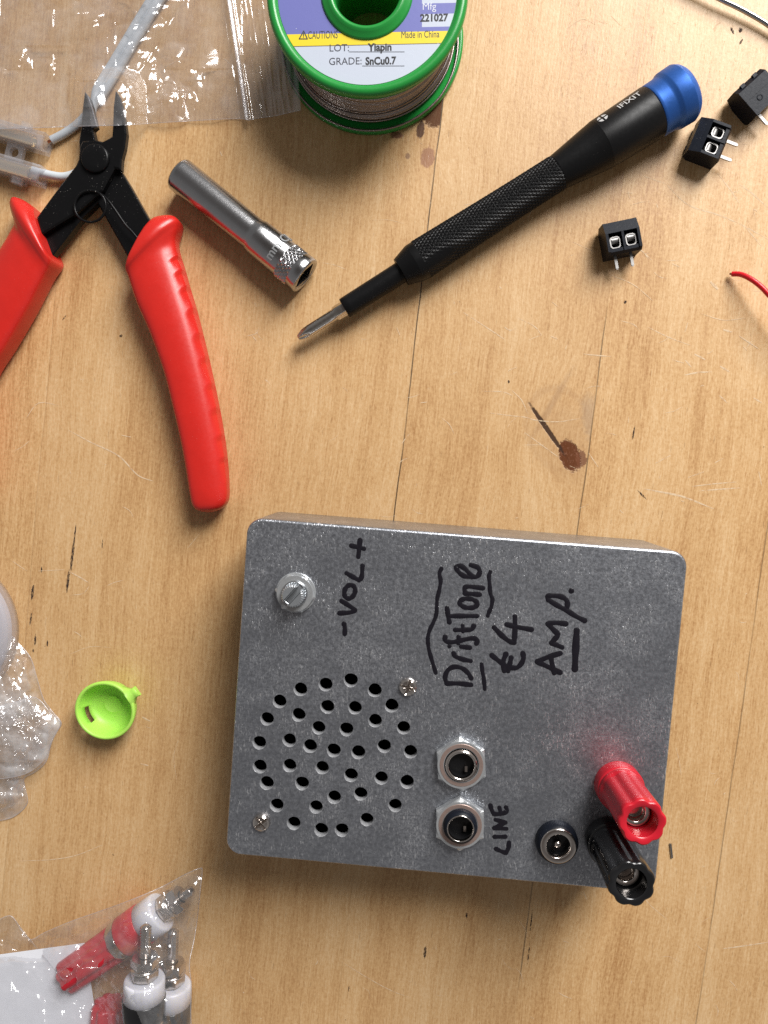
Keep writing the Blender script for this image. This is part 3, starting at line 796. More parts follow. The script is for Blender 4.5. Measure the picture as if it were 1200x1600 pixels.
# power jack
c = top_at(872.5, 1322, 3.2); b = MB()
b.lathe([(0, 5.9), (1.6, 5.85), (2.5, 5.5), (3.0, 5.1), (3.1, 4.9), (3.1, 4.9), (3.1, 3.4)], c, (0, 0, 1), 56, cap1=False)
pj = b.build("power_jack", MAT['black_plastic'], amp)
b = MB(); b.lathe([(2.9, 4.95), (3.35, 4.85), (3.45, 4.6), (3.45, 3.5), (3.3, 3.25), (1.5, 3.2)], c, (0, 0, 1), 56, cap0=False, cap1=False); b.build("rim", MAT['nickel'], pj)
b = MB(); b.lathe([(0.3, 0.1), (0.3, 3.22), (0.3, 3.22), (2.4, 3.22)], c, (0, 0, 1), 40, cap1=False); b.build("barrel_inside", MAT['black_gloss'], pj)
b = MB(); b.lathe([(0.3, 1.0), (2.2, 1.0), (2.6, 0.85), (2.8, 0.4)], c, (0, 0, 1), 24); b.build("pin", MAT['nickel'], pj)


def flute(n, depth, ph=0.0, p=1.0):
    def f(a, t, r):
        if r < 4.6: return r
        q = 0.5 + 0.5 * math.cos(n * (a + ph)); q = q ** 1.7
        if t < f.t0: q *= max(0, (t - f.t0 + 1.5) / 1.5)
        return r - depth * q
    f.t0 = 6.0
    return f


for (bx, by, hh, key, lab, ph) in ((965, 1225, 23.4, 'red_plastic', 'red binding post cap', 0.3), (950, 1311, 23.4, 'black_gloss', 'black binding post cap', 0.1)):
    c = P(bx, by, ZT); b = MB()
    rf = flute(8, 0.50, ph)
    b.lathe([(4.4, 6.1), (4.7, 6.25), (5.6, 6.2), (6.4, 5.95), (6.4, 5.95), (7.2, 5.9), (9, 5.85), (12, 5.85), (15, 5.9), (18, 5.95), (21, 6.0), (hh - 0.6, 6.0), (hh - 0.15, 5.8), (hh, 5.5), (hh, 5.5), (hh, 4.1), (hh - 0.3, 3.85), (hh - 0.3, 3.85), (hh - 7.5, 3.75)], c, (0, 0, 1), 96, rf, cap1=False)
    post = b.build("binding_post", MAT[key], amp)
    post["label"] = lab
    b = MB(); b.lathe([(0, 6.5), (3.6, 6.5), (4.2, 6.3), (4.35, 6.0)], c, (0, 0, 1), 64); b.build("collar", MAT[key], post)
    b = MB(); b.lathe([(hh - 7.6, 3.72), (hh - 5.6, 3.6), (hh - 5.2, 3.3), (hh - 5.2, 3.3), (hh - 5.2, 2.3), (hh - 5.5, 2.1), (hh - 12, 2.05), (hh - 12, 2.05), (hh - 12, 0.1)], c, (0, 0, 1), 48); b.build("socket_tube", MAT['nickel'], post)


# ------------------------------------------------------------------ solder spool
SC = P(573, -15, 25.6); SC = Vector((SC.x, SC.y, 0)); SH = 25.6


def label_material():
    k = NT("printed_spool_label"); v = k.mm(); x, y, z = k.xyz(v)
    col = k.mix(k.smooth(y, -10.62, -10.58), (0.52, 0.565, 0.66), (0.155, 0.165, 0.44))
    inband = k.math('MULTIPLY', k.math('LESS_THAN', y, -10.6), k.math('GREATER_THAN', y, -13.75))
    col = k.mix(inband, col, (0.80, 0.62, 0.03))
    line = k.math('LESS_THAN', k.math('ABSOLUTE', k.math('ADD', y, 13.85)), 0.11)
    col = k.mix(line, col, (0.12, 0.09, 0.05))
    bx_ = k.math('GREATER_THAN', x, 15.0)
    b1_ = k.math('MULTIPLY', bx_, k.math('MULTIPLY', k.math('LESS_THAN', y, -6.05), k.math('GREATER_THAN', y, -9.45)))
    b2_ = k.math('MULTIPLY', bx_, k.math('MULTIPLY', k.math('LESS_THAN', y, 0.5), k.math('GREATER_THAN', y, -3.25)))
    col = k.mix(k.math('MAXIMUM', b1_, b2_), col, (0.52, 0.565, 0.66))
    sp_ = k.smooth(k.noise(v, 0.9, 2), 0.77, 0.79); col = k.mix(k.math('MULTIPLY', sp_, 0.7), col, (0.7, 0.7, 0.72))
    k.put(k.b.inputs["Base Color"], col); k.b.inputs["Roughness"].default_value = 0.38
    k.put(k.b.inputs["Normal"], k.bump(k.noise(v, 0.5, 3), 0.08, 0.002))
    return k.mat


spool = thing("solder_spool", SC, "green plastic spool of solder wire with a purple, yellow and white paper label on top", "spool")
Z1 = Vector((0, 0, 1))
b = MB()
b.lathe([(SH - 3.4, 12), (SH - 3.4, 26.6), (SH - 3.2, 27.3), (SH - 1.8, 27.6), (SH - 0.5, 27.35), (SH, 26.6), (SH + 0.05, 25.9), (SH - 0.15, 25.2), (SH - 0.9, 24.75), (SH - 1.0, 24.6), (SH - 1.0, 24.6), (SH - 1.0, 12.2)], SC, Z1, 128, cap0=False, cap1=False)
b.lathe([(SH - 1.4, 12.6), (SH - 0.6, 12.5), (SH - 0.3, 12.1), (SH + 0.1, 10.9), (SH + 0.6, 10.4), (SH + 0.55, 9.6), (SH - 0.2, 9.1), (SH - 1.2, 8.9), (0.5, 8.7), (0.5, 8.7), (0.4, 9.9), (0.4, 9.9), (SH - 3, 12.2)], SC, Z1, 96, cap0=False, cap1=False)
b.build("upper_flange", MAT['green_spool'], spool)
b = MB()
b.lathe([(0, 9), (0, 27.2), (0.6, 27.7), (1.8, 27.7), (2.4, 27.3), (2.5, 26.8), (2.2, 26.2), (2.2, 12)], SC, Z1, 128, cap0=False, cap1=False)
b.build("lower_flange", MAT['green_spool'], spool)
b = MB(); b.lathe([(SH - 0.93, 24.45), (SH - 0.93, 12.62)], SC, Z1, 128, cap0=False, cap1=False)
lab = b.build("paper_label", label_material(), spool)
# windings: real turns of wire
b = MB(); prof = []
pitch = 0.62; t = 2.6; i = 0
while t < SH - 3.7:
    rr_ = 23.6 + (0.9 if 3.3 < t < 5.2 else 0.0) + (0.5 if t > 18.5 else 0) + 0.08 * math.sin(t * 1.9) + rng.uniform(-0.08, 0.08)
    for q, h in ((0.0, 0.0), (0.18, 0.20), (0.5, 0.29), (0.82, 0.20)):
        prof.append((t + pitch * q, rr_ + h))
    t += pitch; i += 1
b.lathe(prof, SC, Z1, 160, cap0=False, cap1=False)
b.build("solder_winding", MAT['solder'], spool)
def ring_path(r0, r1, z0, z1, a0, a1, n=90):
    return [(SC.x + (r0 + (r1 - r0) * k / n) * math.cos(math.radians(a0 + (a1 - a0) * k / n)), SC.y + (r0 + (r1 - r0) * k / n) * math.sin(math.radians(a0 + (a1 - a0) * k / n)), z0 + (z1 - z0) * k / n) for k in range(n + 1)]
for (r0, r1, z0, z1, a0, a1) in ((24.7, 24.5, 5.5, 8.8, -190, 40), (24.9, 24.9, 4.0, 3.2, -200, 30), (24.4, 24.6, 20.6, 18.2, -170, -20), (25.3, 27.2, 2.9, 2.75, 20, -40), (27.2, 27.3, 2.75, 2.75, -40, -205)):
    b = MB(); b.tube(ring_path(r0, r1, z0, z1, a0, a1), 0.33, 8); b.build("loose_strand", MAT['solder'], spool)
def flat_text(items, mat, parent, name, z):
    b = MB()
    for (body, px, py, size, bold, sx_, al) in items:
        p = P(px, py, z); vs, fs = text_mesh(body, size, bold, sx_, al)
        b.add([(p.x + v_[0], p.y + v_[1], z) for v_ in vs], fs, 0, False)
    return b
LZ = SH - 0.90
flat_text([("Made in China", 626.5, 59.5, 2.65, 0.0, 0.68, 'LEFT')], None, None, "", LZ).build("origin_lettering", MAT['print_grey'], lab)
b = flat_text([("CAUTIONS", 481, 60.7, 2.95, 0.0, 0.56, 'LEFT')], None, None, "", LZ)
# warning triangle
tp = [P(474.5, 48.5, LZ), P(480.3, 60.8, LZ), P(467.5, 60.8, LZ)]
for i in range(3):
    a, c2 = tp[i], tp[(i + 1) % 3]; d = (c2 - a).normalized(); n = Vector((-d.y, d.x, 0)) * 0.14
    b.add([a - d * 0.1 + n + Vector((0, 0, .004 * i)), c2 + d * 0.1 + n + Vector((0, 0, .004 * i)), c2 + d * 0.1 - n + Vector((0, 0, .004 * i)), a - d * 0.1 - n + Vector((0, 0, .004 * i))], [(0, 1, 2, 3)], 0, False)
p0 = P(474.2, 56.5, LZ); b.add([p0 + Vector((-.12, 0, .015)), p0 + Vector((.12, 0, .015)), p0 + Vector((.12, .8, .015)), p0 + Vector((-.12, .8, .015))], [(0, 1, 2, 3)], 0, False)
p0 = P(474.2, 58.6, LZ); b.add([p0 + Vector((-.12, 0, .015)), p0 + Vector((.12, 0, .015)), p0 + Vector((.12, .22, .015)), p0 + Vector((-.12, .22, .015))], [(0, 1, 2, 3)], 0, False)
b.build("caution_lettering", MAT['print_grey'], lab); b = MB()
q = flat_text([("LOT:", 514, 80.5, 2.75, 0.0, 0.96, 'LEFT'), ("GRADE:", 513.5, 101.5, 2.75, 0.0, 0.96, 'LEFT')], None, None, "", LZ); b.add(q.v, q.f, 0, False)
for (x0, x1, yy) in ((545, 632, 81.5), (566, 632, 103.5)):
    a, c2 = P(x0, yy, LZ), P(x1, yy, LZ); b.add([a, c2, c2 + Vector((0, .16, 0)), a + Vector((0, .16, 0))], [(0, 1, 2, 3)], 0, False)
b.build("form_lettering", MAT['print_grey'], lab)
b = flat_text([("Yiapin", 575.5, 79.5, 2.8, 0.10, 0.93, 'LEFT'), ("SnCu0.7", 571, 101, 2.8, 0.10, 0.88, 'LEFT')], None, None, "", LZ)
b.build("grade_lettering", MAT['print_black'], lab)
flat_text([("221027", 656.5, 33.5, 2.7, 0.10, 0.93, 'LEFT')], None, None, "", LZ).build("date_lettering", MAT['print_black'], lab)
b = flat_text([("Mfg", 659.5, 15.5, 2.75, 0.0, 0.96, 'LEFT')], None, None, "", LZ); b.build("date_caption", MAT['print_white'], lab)


# ------------------------------------------------------------------ precision screwdriver
def axis_between(pa, za, pb, zb):
    A, B = P(*pa, za), P(*pb, zb); d = (B - A); return A, d.normalized(), d.length


A, D, LEN = axis_between((465.5, 528), 5.0, (1076, 139.5), 8.4)
drv = thing("precision_screwdriver", (A + D * LEN * 0.5) * 1.0, "black knurled precision screwdriver with blue end cap and silver cross-head bit", "screwdriver")
drv_o = ORG[drv.name]


def tt(px, py):
    """distance along the screwdriver axis of a photo point"""
    z = 6.5; return (P(px, py, z) - A).dot(D)
t_sl, t_se, t_kn, t_ke, t_fl, t_bl, t_st, t_mx = tt(538, 481), tt(625, 425), tt(648, 412), tt(869, 270), tt(938, 232), tt(1017, 182), tt(1040, 168), tt(1062, 154)
b = MB()
segs = 64
def bit_r(a, t, r):
    if t > 4.2: return r if t < t_sl - 3.2 else 2.0 / max(0.86, math.cos((a + math.pi / 6) % (math.pi / 3) - math.pi / 6)) if r > 1.5 else r
    g = max(0.0, 1 - t / 4.2); q = abs(math.sin(2 * a))  # four flutes
    return r * (1 - 0.38 * min(1, g * 1.6) * max(0, q) ** 2.0)
b.lathe([(0, 0.45), (0.25, 0.8), (1.0, 1.15), (2.2, 1.6), (3.2, 1.72), (4.3, 1.76), (5, 1.77), (7, 1.78), (9, 1.78), (11, 1.78), (t_sl - 3.6, 1.78), (t_sl - 3.0, 2.0), (t_sl - 1, 2.0), (t_sl + 2, 2.0)], A, D, segs, bit_r)
b.build("cross_bit", plain("bright_bit_steel", (0.56, 0.53, 0.49), 0.24, metal=1.0, var=0.1), drv)
b = MB()
b.lathe([(t_sl - 0.1, 2.1), (t_sl - 0.1, 2.9), (t_sl + 0.1, 3.12), (t_sl + 2, 3.15), (t_se - 1, 3.2), (t_se + 0.8, 3.25)], A, D, 48, cap0=False)
b.build("bit_holder", MAT['black_anod'], drv)
# knurled grip: diamond pyramids cut into the metal
b = MB()
def grip_profile(t):
    s = (t - t_kn) / (t_ke - t_kn)
    return 5.85 - 0.75 * math.sin(min(1, max(0, s)) * math.pi / 2) ** 1.2
NSEG = 180; kt0, kt1 = t_kn + 2.2, t_ke - 0.15
b.lathe([(t_se + 0.2, 3.3), (t_se + 0.3, 4.3), (t_se + 0.3, 4.3), (t_kn, 5.8), (t_kn, 5.8), (t_kn + 0.8, 5.85), (kt0, 5.84)], A, D, 64, cap1=False)
nt_ = int((kt1 - kt0) / 0.2)
tri = lambda q: abs((q % 1.0) * 2 - 1)
rings = []
u = (Vector((0, 0, 1)) - D * D.z).normalized(); wv = D.cross(u)
bald = lambda a, t: math.exp(-(((a - 0.75) / 0.55) ** 2 + ((t - kt0 - 4) / 7.0) ** 2) * 1.6)
for k in range(nt_ + 1):
    t = kt0 + (kt1 - kt0) * k / nt_; r0 = grip_profile(t); ring = []
    for i in range(NSEG):
        a = 2 * math.pi * i / NSEG
        q1 = tri(a * 30 / (2 * math.pi) + t / 1.9); q2 = tri(a * 30 / (2 * math.pi) - t / 1.9)
        aa = a if a < math.pi else a - 2 * math.pi
        hh = 0.26 * min(q1, q2) * 1.5 * (1 - min(1, 1.6 * bald(aa, t)))
        r = r0 - 0.08 + min(hh, 0.27)
        ring.append(A + D * t + (u * math.cos(a) + wv * math.sin(a)) * r)
    rings.append(ring)
b.loft(rings, False, False, smooth=False)
b.build("knurled_grip", MAT['black_anod'], drv)
b = MB()
b.lathe([(t_ke - 0.2, 4.7), (t_ke - 0.1, 5.1), (t_ke + 0.15, 5.15), (t_ke + 4, 5.7), (t_ke + 9, 6.45), (t_fl - 0.3, 7.2), (t_fl, 7.3), (t_fl, 7.3), (t_bl - 0.3, 7.75), (t_bl, 7.6), (t_bl, 7.0)], A, D, 72)
barrel = b.build("handle_barrel", MAT['black_anod'], drv)
b = MB()
b.lathe([(t_bl + 0.02, 7.0), (t_bl + 0.05, 7.55), (t_bl + 0.3, 7.68), (t_bl + 1, 7.72), (t_st - 0.9, 7.78), (t_st - 0.2, 7.9), (t_st + 0.5, 8.35), (t_st + 1.0, 8.5), (t_mx, 8.62), (t_mx, 8.62), (t_mx + 1.2, 8.0), (t_mx + 2.0, 7.2), (t_mx + 2.6, 5.5), (t_mx + 2.9, 3), (t_mx + 3.0, 0.1)], A, D, 72, cap0=False)
b.build("spinning_end_cap", MAT['blue_anod'], drv)
# lettering and the round mark wrapped on the barrel
def wrap(vs, t0, a0, r0, lift=0.16, up=1.0):
    out = []
    for (x, y, z) in vs:
        t = t0 + x; a = a0 + up * y / r0
        r = 7.25 + (t - t_fl) * (7.75 - 7.25) / (t_bl - t_fl) + lift + z
        out.append(A + D * t + (u * math.cos(a) + wv * math.sin(a)) * r)
    return out
side = 1.0 if wv.y > 0 else -1.0         # angle sense that leads to the far (upper) flank in the photo
vs, fs = text_mesh("IFIXIT", 2.9, 0.03, 1.0, fine=0.6)
b = MB(); b.add(wrap(vs, tt(957, 186), side * 0.62, 7.5, up=side), fs, 0, False); b.build("wordmark", MAT['print_silver'], barrel); b = MB()
pts = [(1.45 * math.cos(a), 1.45 * math.sin(a), 0) for a in np.linspace(0, 2 * math.pi, 25)[:-1]]
inner = [(0.0, 0.0, 0)]
disc = [(p[0], p[1] + 1.0, 0) for p in pts]
# disc with a cross-shaped opening: four quarter wedges
for qd in range(4):
    a0 = math.pi / 4 + qd * math.pi / 2
    wedge = [(0.42 * math.cos(a0), 0.42 * math.sin(a0) + 1.0, 0)] + [(1.5 * math.cos(a0 + t_), 1.5 * math.sin(a0 + t_) + 1.0, 0) for t_ in np.linspace(-0.60, 0.60, 7)]
    b.add(wrap(wedge, tt(934, 201), side * 0.62, 7.5, up=side), [tuple(range(len(wedge)))], 0, False)
b.build("round_mark", MAT['print_silver'], barrel)


# ------------------------------------------------------------------ deep socket
A2, D2, L2 = axis_between((279.5, 272), 5.6, (477.5, 432), 5.9)
soc = thing("hex_socket", A2 + D2 * L2 * 0.5, "silver deep hexagon socket with a knurled band lying on the table", "socket")
b = MB()
ts = L2 * 0.60
b.lathe([(0.5, 3.0), (0.05, 3.6), (0, 4.2), (0, 4.2), (0, 4.9), (0.4, 5.15), (1.2, 5.2), (ts - 1.2, 5.0), (ts - 0.3, 5.05), (ts + 0.9, 5.45), (ts + 1.6, 5.5), (L2 * 0.835, 5.65), (L2 * 0.84, 5.5), (L2 * 0.845, 5.5)], A2, D2, 80, cap1=False)
# square drive end
def sq(a): return 3.25 / max(abs(math.cos(a)), abs(math.sin(a)))
def drive_r(a, t, r):
    if r == 99: return min(sq(a + 0.62), 4.25)
    return r
b.lathe([(L2 * 0.93, 5.6), (L2 * 0.935, 5.75), (L2 - 0.5, 5.85), (L2 - 0.1, 5.6), (L2, 5.3), (L2, 5.3), (L2, 4.7), (L2 - 0.35, 4.45), (L2 - 0.35, 4.45), (L2 - 0.4, 99), (L2 - 0.4, 99), (L2 - 8, 99), (L2 - 8, 99), (L2 - 8.05, 0.1)], A2, D2, 96, drive_r, cap0=False)
body = b.build("socket_body", MAT['chrome'], soc)
b = MB(); rings = []
u2 = (Vector((0, 0, 1)) - D2 * D2.z).normalized(); w2 = D2.cross(u2)
ka, kb = L2 * 0.842, L2 * 0.933
for k in range(35):
    t = ka + (kb - ka) * k / 34; ring = []
    for i in range(200):
        a = 2 * math.pi * i / 200
        q1 = tri(a * 25 / (2 * math.pi) + t / 1.75); q2 = tri(a * 25 / (2 * math.pi) - t / 1.75)
        ring.append(A2 + D2 * t + (u2 * math.cos(a) + w2 * math.sin(a)) * (5.45 + 0.45 * min(q1, q2)))
    rings.append(ring)
b.loft(rings, False, False, smooth=False); b.build("knurled_band", MAT['chrome'], soc)
vs, fs = text_mesh("mm CR", 3.9, 0.05, 0.95, extrude=0.25, fine=0.5)
b = MB(); out = []
sd2 = 1.0 if w2.y > 0 else -1.0
for (x, y, z) in vs:
    t = L2 * 0.805 - y; a = sd2 * (-0.62 + x / 5.6)
    out.append(A2 + D2 * t + (u2 * math.cos(a) + w2 * math.sin(a)) * (5.66 + z + 0.1))
b.add(out, fs, 0, False); b.build("lettering", MAT['bright_zinc'], body)


# ------------------------------------------------------------------ side cutters
pl = thing("side_cutting_pliers", P(150, 250, 0), "open side-cutting pliers with black steel jaws and red handles", "pliers")
def hz(x, y): return (x / 5.0, 100 + y / 5.0)
def poly(pts, z): return [tuple(P(*hz(x, y), z))[:2] for x, y in pts]
zb, zt = 6.2, 8.6
# lower half: left jaw, pivot and right arm
b = MB()
b.prism(poly([(660, 212), (690, 250), (715, 330), (750, 480), (722, 505), (742, 600), (850, 690), (955, 850), (1010, 940), (1185, 1250), (1160, 1300), (1030, 1575), (985, 1485), (760, 1085), (690, 980), (625, 800), (616, 600), (632, 480), (645, 330)], zb), 3.4, zb, 0.35)
half = b.build("lower_half", MAT['black_paint'], pl)
b = MB()   # ground cutting bevel
tp = poly([(662, 214), (690, 250), (718, 330), (760, 490), (712, 500), (690, 330)], zb + 0.3)
b.prism(tp, zb - 0.6, zb + 0.35, 0.25); b.build("cutting_edge", plain("ground_steel", (0.16, 0.16, 0.17), 0.35, metal=0.8), half)
b = MB()   # upper half: right jaw, pivot and left arm
b.prism(poly([(900, 203), (925, 240), (948, 310), (972, 440), (986, 540), (972, 650), (948, 740), (944, 826), (893, 812), (800, 985), (600, 1160), (318, 1335), (285, 1195), (440, 985), (590, 790), (612, 742), (622, 640), (640, 600), (740, 592), (800, 604), (850, 578), (874, 560), (880, 470), (884, 330)], zt), zb + 0.02, zt, 0.45)
b.prism(poly([(335, 1310), (620, 1140), (800, 1000), (770, 1075), (650, 1190), (405, 1505), (340, 1420)], zb), 3.2, zb, 0.35)
b.build("upper_half", MAT['black_paint'], pl)
c = P(*hz(748, 742), zt); b = MB(); b.lathe([(0, 4.2), (0, 4.3), (0.5, 4.3), (0.95, 4.1), (1.1, 3.7), (1.15, 2), (1.15, 0.1)], (c.x, c.y, zt), Z1, 48); b.build("pivot_rivet", MAT['black_paint'], pl)
b = MB()
pts = [hz(705 + 122 * math.cos(a), 1112 + 124 * math.sin(a)) for a in np.linspace(math.radians(-60), math.radians(-60 - 350), 30)]
path = [P(p[0], p[1], zt + 0.6 + 0.9 * i / 30) for i, p in enumerate(pts)]
arm = [P(*hz(x, y), zt + z) for x, y, z in ((1130, 1430, 0.2), (1040, 1320, 0.4), (975, 1250, 0.6), (900, 1140, 0.9), (830, 1050, 1.0))]
b.tube([Vector(q) for q in cr([tuple(p) for p in arm + path], 3)], 0.38, 8)
b.build("return_spring", MAT['black_paint'], pl)


def grip(stations, name, outer_right=True, zc=5.6):
    """dipped handle: stations are (left pixel, right pixel, half thickness)"""
    st = cr([(*l, *r, h) for l, r, h in stations], 10); rings = []; n = len(st)
    b = MB(); segs = 40
    for k, s in enumerate(st):
        L = P(s[0], s[1], zc); R = P(s[2], s[3], zc); c = (L + R) / 2; hx = (R - L) / 2; h = s[4]
        fr = k / n
        ring = []
        for i in range(segs):
            a = 2 * math.pi * i / segs; ca, sa = math.cos(a), math.sin(a)
            ex = 0.46; X = math.copysign(abs(ca) ** ex, ca); Y = math.copysign(abs(sa) ** 0.42, sa)
            o = X if outer_right else -X
            if Y > 0 and o > 0.15: Y *= 1 - 0.42 * ((o - 0.15) / 0.85) ** 1.3      # outer shoulder slopes away
            if (0.34 if outer_right else 0.45) < fr < 0.78 and o > 0.72 and Y > -0.2:                           # finger notches
                q = ((fr - 0.34) / 0.44 * 10) % 1.0
                amt = 0.075 * (1 - q) * min(1, (o - 0.72) / 0.2)
                X -= amt * (1 if outer_right else -1); Y -= amt * 1.5
            p = c + hx * X + Vector((0, 0, h * Y)); ring.append(p)
        rings.append(ring)
    b.loft(rings, True, True, smooth=True, capsmooth=True)
    return b.build(name, MAT['red_grip'], pl)


z2 = lambda x, y: (x / 2.9625, 280 + y / 2.9625)
RG = [((620, 392), (706, 205), 4.6), ((611, 408), (735, 182), 6.4), ((604, 428), (800, 176), 7.0), ((603, 442), (832, 196), 6.8), ((607, 455), (832, 232), 5.9), ((615, 480), (818, 290), 5.5), ((630, 530), (826, 340), 5.5), ((655, 600), (845, 400), 5.5), ((700, 700), (870, 490), 5.5), ((740, 805), (903, 600), 5.4), ((778, 920), (940, 745), 5.3), ((808, 1040), (972, 880), 5.2), ((834, 1150), (1002, 1020), 5.1), ((858, 1265), (1028, 1160), 5.0), ((876, 1370), (1046, 1290), 4.9), ((888, 1450), (1055, 1410), 4.7), ((898, 1500), (1054, 1480), 4.3), ((915, 1526), (1036, 1515), 3.6), ((942, 1538), (1004, 1534), 2.2), ((960, 1541), (985, 1540), 0.8)]
grip([(z2(*l), z2(*r), h) for l, r, h in RG], "handle_grip", True)
LG = [((170, 142), (246, 352), 4.6), ((130, 110), (258, 372), 6.4), ((80, 92), (265, 392), 7.0), ((62, 112), (260, 412), 6.6), ((66, 150), (248, 432), 5.9), ((80, 205), (228, 465), 5.5), ((60, 250), (200, 520), 5.5), ((28, 305), (165, 590), 5.5), ((-20, 380), (115, 680), 5.5), ((-80, 490), (50, 790), 5.4), ((-140, 620), (-20, 900), 5.3), ((-190, 780), (-68, 1020), 5.2), ((-226, 930), (-96, 1150), 5.1), ((-245, 1080), (-112, 1270), 5.0), ((-255, 1200), (-118, 1370), 4.8), ((-258, 1300), (-122, 1440), 4.4), ((-246, 1370), (-136, 1470), 3.4), ((-220, 1400), (-165, 1480), 1.5)]
grip([(z2(*l), z2(*r), h) for l, r, h in LG], "handle_grip", False)


# ------------------------------------------------------------------ screw terminal blocks
def terminal_block():
    """X across the two ways, Y away from the pins, Z up off the table (mm, local)"""
    root = thing("terminal_block", (0, 0, 0), "x", "terminal block", "black screw terminal blocks")
    b = MB()
    X = Vector((1, 0, 0))
    def slab(x0, x1, prof):
        a = [Vector((x0, p[0], p[1])) for p in prof]; c_ = [Vector((x1, p[0], p[1])) for p in prof]
        n = len(prof); b.add(a + c_, [tuple(range(n))[::-1], tuple(range(n, 2 * n))] + [(i, (i + 1) % n, n + (i + 1) % n, n + i) for i in range(n)], 0, False)
    side = [(-5, 0), (-5, 6.3), (-4.2, 7.6), (1.2, 7.6), (4.6, 6.2), (4.6, 1.6), (3.2, 0)]
    slab(-5.05, -4.25, side); slab(4.25, 5.05, side)
    slab(-0.35, 0.35, [(-4.4, 2.5), (-4.4, 7.5), (1.4, 7.5), (1.4, 2.5)])
    slab(-4.24, 4.24, [(1.2, 0.02), (1.2, 7.58), (4.58, 6.18), (4.58, 1.6), (3.18, 0.02)])       # top block with the sloping shoulder
    slab(-4.24, 4.24, [(-4.98, 0.02), (-4.98, 6.28), (-4.3, 7.2), (-3.3, 7.2), (-3.3, 0.02)])    # sill over the pins
    slab(-4.24, 4.24, [(-3.29, 0.03), (-3.29, 2.4), (1.19, 2.4), (1.19, 0.03)])                   # back
    b.lathe([(0, 0.9), (0.12, 0.85), (0.12, 0.6), (0.02, 0.55)], (1.2, -1.6, 0.0), (0, 0, -1), 20, cap0=False)
    b.box((-5.0, -0.15, -0.10), (5.0, 0.05, 0.02)); b.box((-2.9, 3.4, 0.6), (-1.6, 4.75, 1.4)); b.box((1.6, 3.4, 0.6), (2.9, 4.75, 1.4))
    b.build("housing", MAT['black_plastic'], root)
    for cx in (-2.35, 2.35):
        b = MB(); segs = 28
        def rrect(wd, hg, rad, y0, zz):
            pts = []
            for ax, ay, a0 in ((wd - rad, hg - rad, 0), (-wd + rad, hg - rad, 90), (-wd + rad, -hg + rad, 180), (wd - rad, -hg + rad, 270)):
                for i in range(6):
                    a = math.radians(a0 + 18 * i); pts.append(Vector((cx + ax + rad * math.cos(a), y0 + ay + rad * math.sin(a), zz)))
            return pts
        b.loft([rrect(1.22, 1.45, 0.8, -1.5, 2.6), rrect(1.22, 1.45, 0.8, -1.5, 6.6), rrect(1.55, 1.75, 1.0, -1.5, 6.6), rrect(1.62, 1.85, 1.0, -1.5, 6.3), rrect(1.62, 1.85, 1.0, -1.5, 2.6)], False, False, smooth=False)
        # curved pressure plate at the screw side
        for i in range(6): pass
        arc = []
        for i in range(9):
            a = math.radians(170 * i / 8); arc.append((-0.55 + 1.25 * math.cos(a) * 0.9 - 0.1, 5.2 + 1.35 * math.sin(a)))
        vs = [(cx + sx_, p[0], p[1]) for p in arc for sx_ in (-0.95, 0.95)]
        b.add(vs, [(2 * i, 2 * i + 1, 2 * i + 3, 2 * i + 2) for i in range(8)], 0, True)
        b.build("wire_clamp", MAT['dull_nickel'], root)
        b = MB(); b.box((cx - 0.42, -8.6, 3.6), (cx + 0.42, -4.9, 4.2)); b.box((cx - 0.25, -8.9, 3.7), (cx + 0.25, -8.6, 4.1)); b.build("pin", MAT['dull_nickel'], root)
    return root


tb = terminal_block()
def place_block(o, px, py, z, yaw, flip, label, dz=0.0):
    p = P(px, py, z); m = Matrix.Rotation(math.radians(yaw), 4, 'Z')
    if flip: m = m @ Matrix.Translation((0, 0, 7.65 * S)) @ Matrix.Rotation(math.pi, 4, 'Y')
    o.matrix_world = Matrix.Translation((p.x * S, p.y * S, dz * S)) @ m
    o["label"] = label
def copy_thing(o):
    c_ = o.copy(); COL.objects.link(c_)
    for ch in list(o.children):
        d = ch.copy(); COL.objects.link(d); d.parent = c_
    return c_
tb2 = copy_thing(tb); tb3 = copy_thing(tb)
place_block(tb, 970, 371, 5, 11, False, "black screw terminal block lying alone on bare wood left of the red wire")
place_block(tb2, 1106, 220, 5, 68.5, False, "black two-way screw terminal block with open wire clamps beside the blue screwdriver cap")
place_block(tb3, 1180, 148, 5, 42, True, "black two-way screw terminal block lying face down, its closed back showing", dz=0.1)


# ------------------------------------------------------------------ lime green cap
gc = P(163, 1111, 8); gc = Vector((gc.x, gc.y, 0))
cap = thing("bottle_cap", gc, "small lime green plastic cap lying open side up with a slot in its wall", "cap")
b = MB(); segs = 96
def cap_outer(a, r, z):
    # slightly out of round, flattened where the nub joins
    q = 1 + 0.02 * math.cos(2 * a + 0.6) - 0.018 * math.exp(-((((a - 0.75 + math.pi) % (2 * math.pi)) - math.pi) / 0.28) ** 2)
    return r * q
a_slot = math.radians(201)
prof_o = [(0.0, 5.2), (0.25, 6.4), (1.0, 7.4), (2.5, 8.2), (4.5, 8.8), (6.6, 9.25), (7.6, 9.35), (7.95, 9.15), (8.0, 8.85)]
prof_i = [(8.0, 8.55), (7.7, 8.3), (6.5, 8.1), (4.5, 7.6), (2.8, 7.1), (1.7, 6.3), (1.15, 5.2), (1.0, 3.6)]
rings = []
for (t, r) in prof_o + prof_i + [(1.0, 2.9), (1.12, 2.75), (1.12, 2.55), (1.0, 2.4), (1.0, 0.05)]:
    rings.append([Vector((gc.x + cap_outer(2 * math.pi * i / segs, r, t) * math.cos(2 * math.pi * i / segs), gc.y + cap_outer(2 * math.pi * i / segs, r, t) * math.sin(2 * math.pi * i / segs), t + 0.02)) for i in range(segs)])
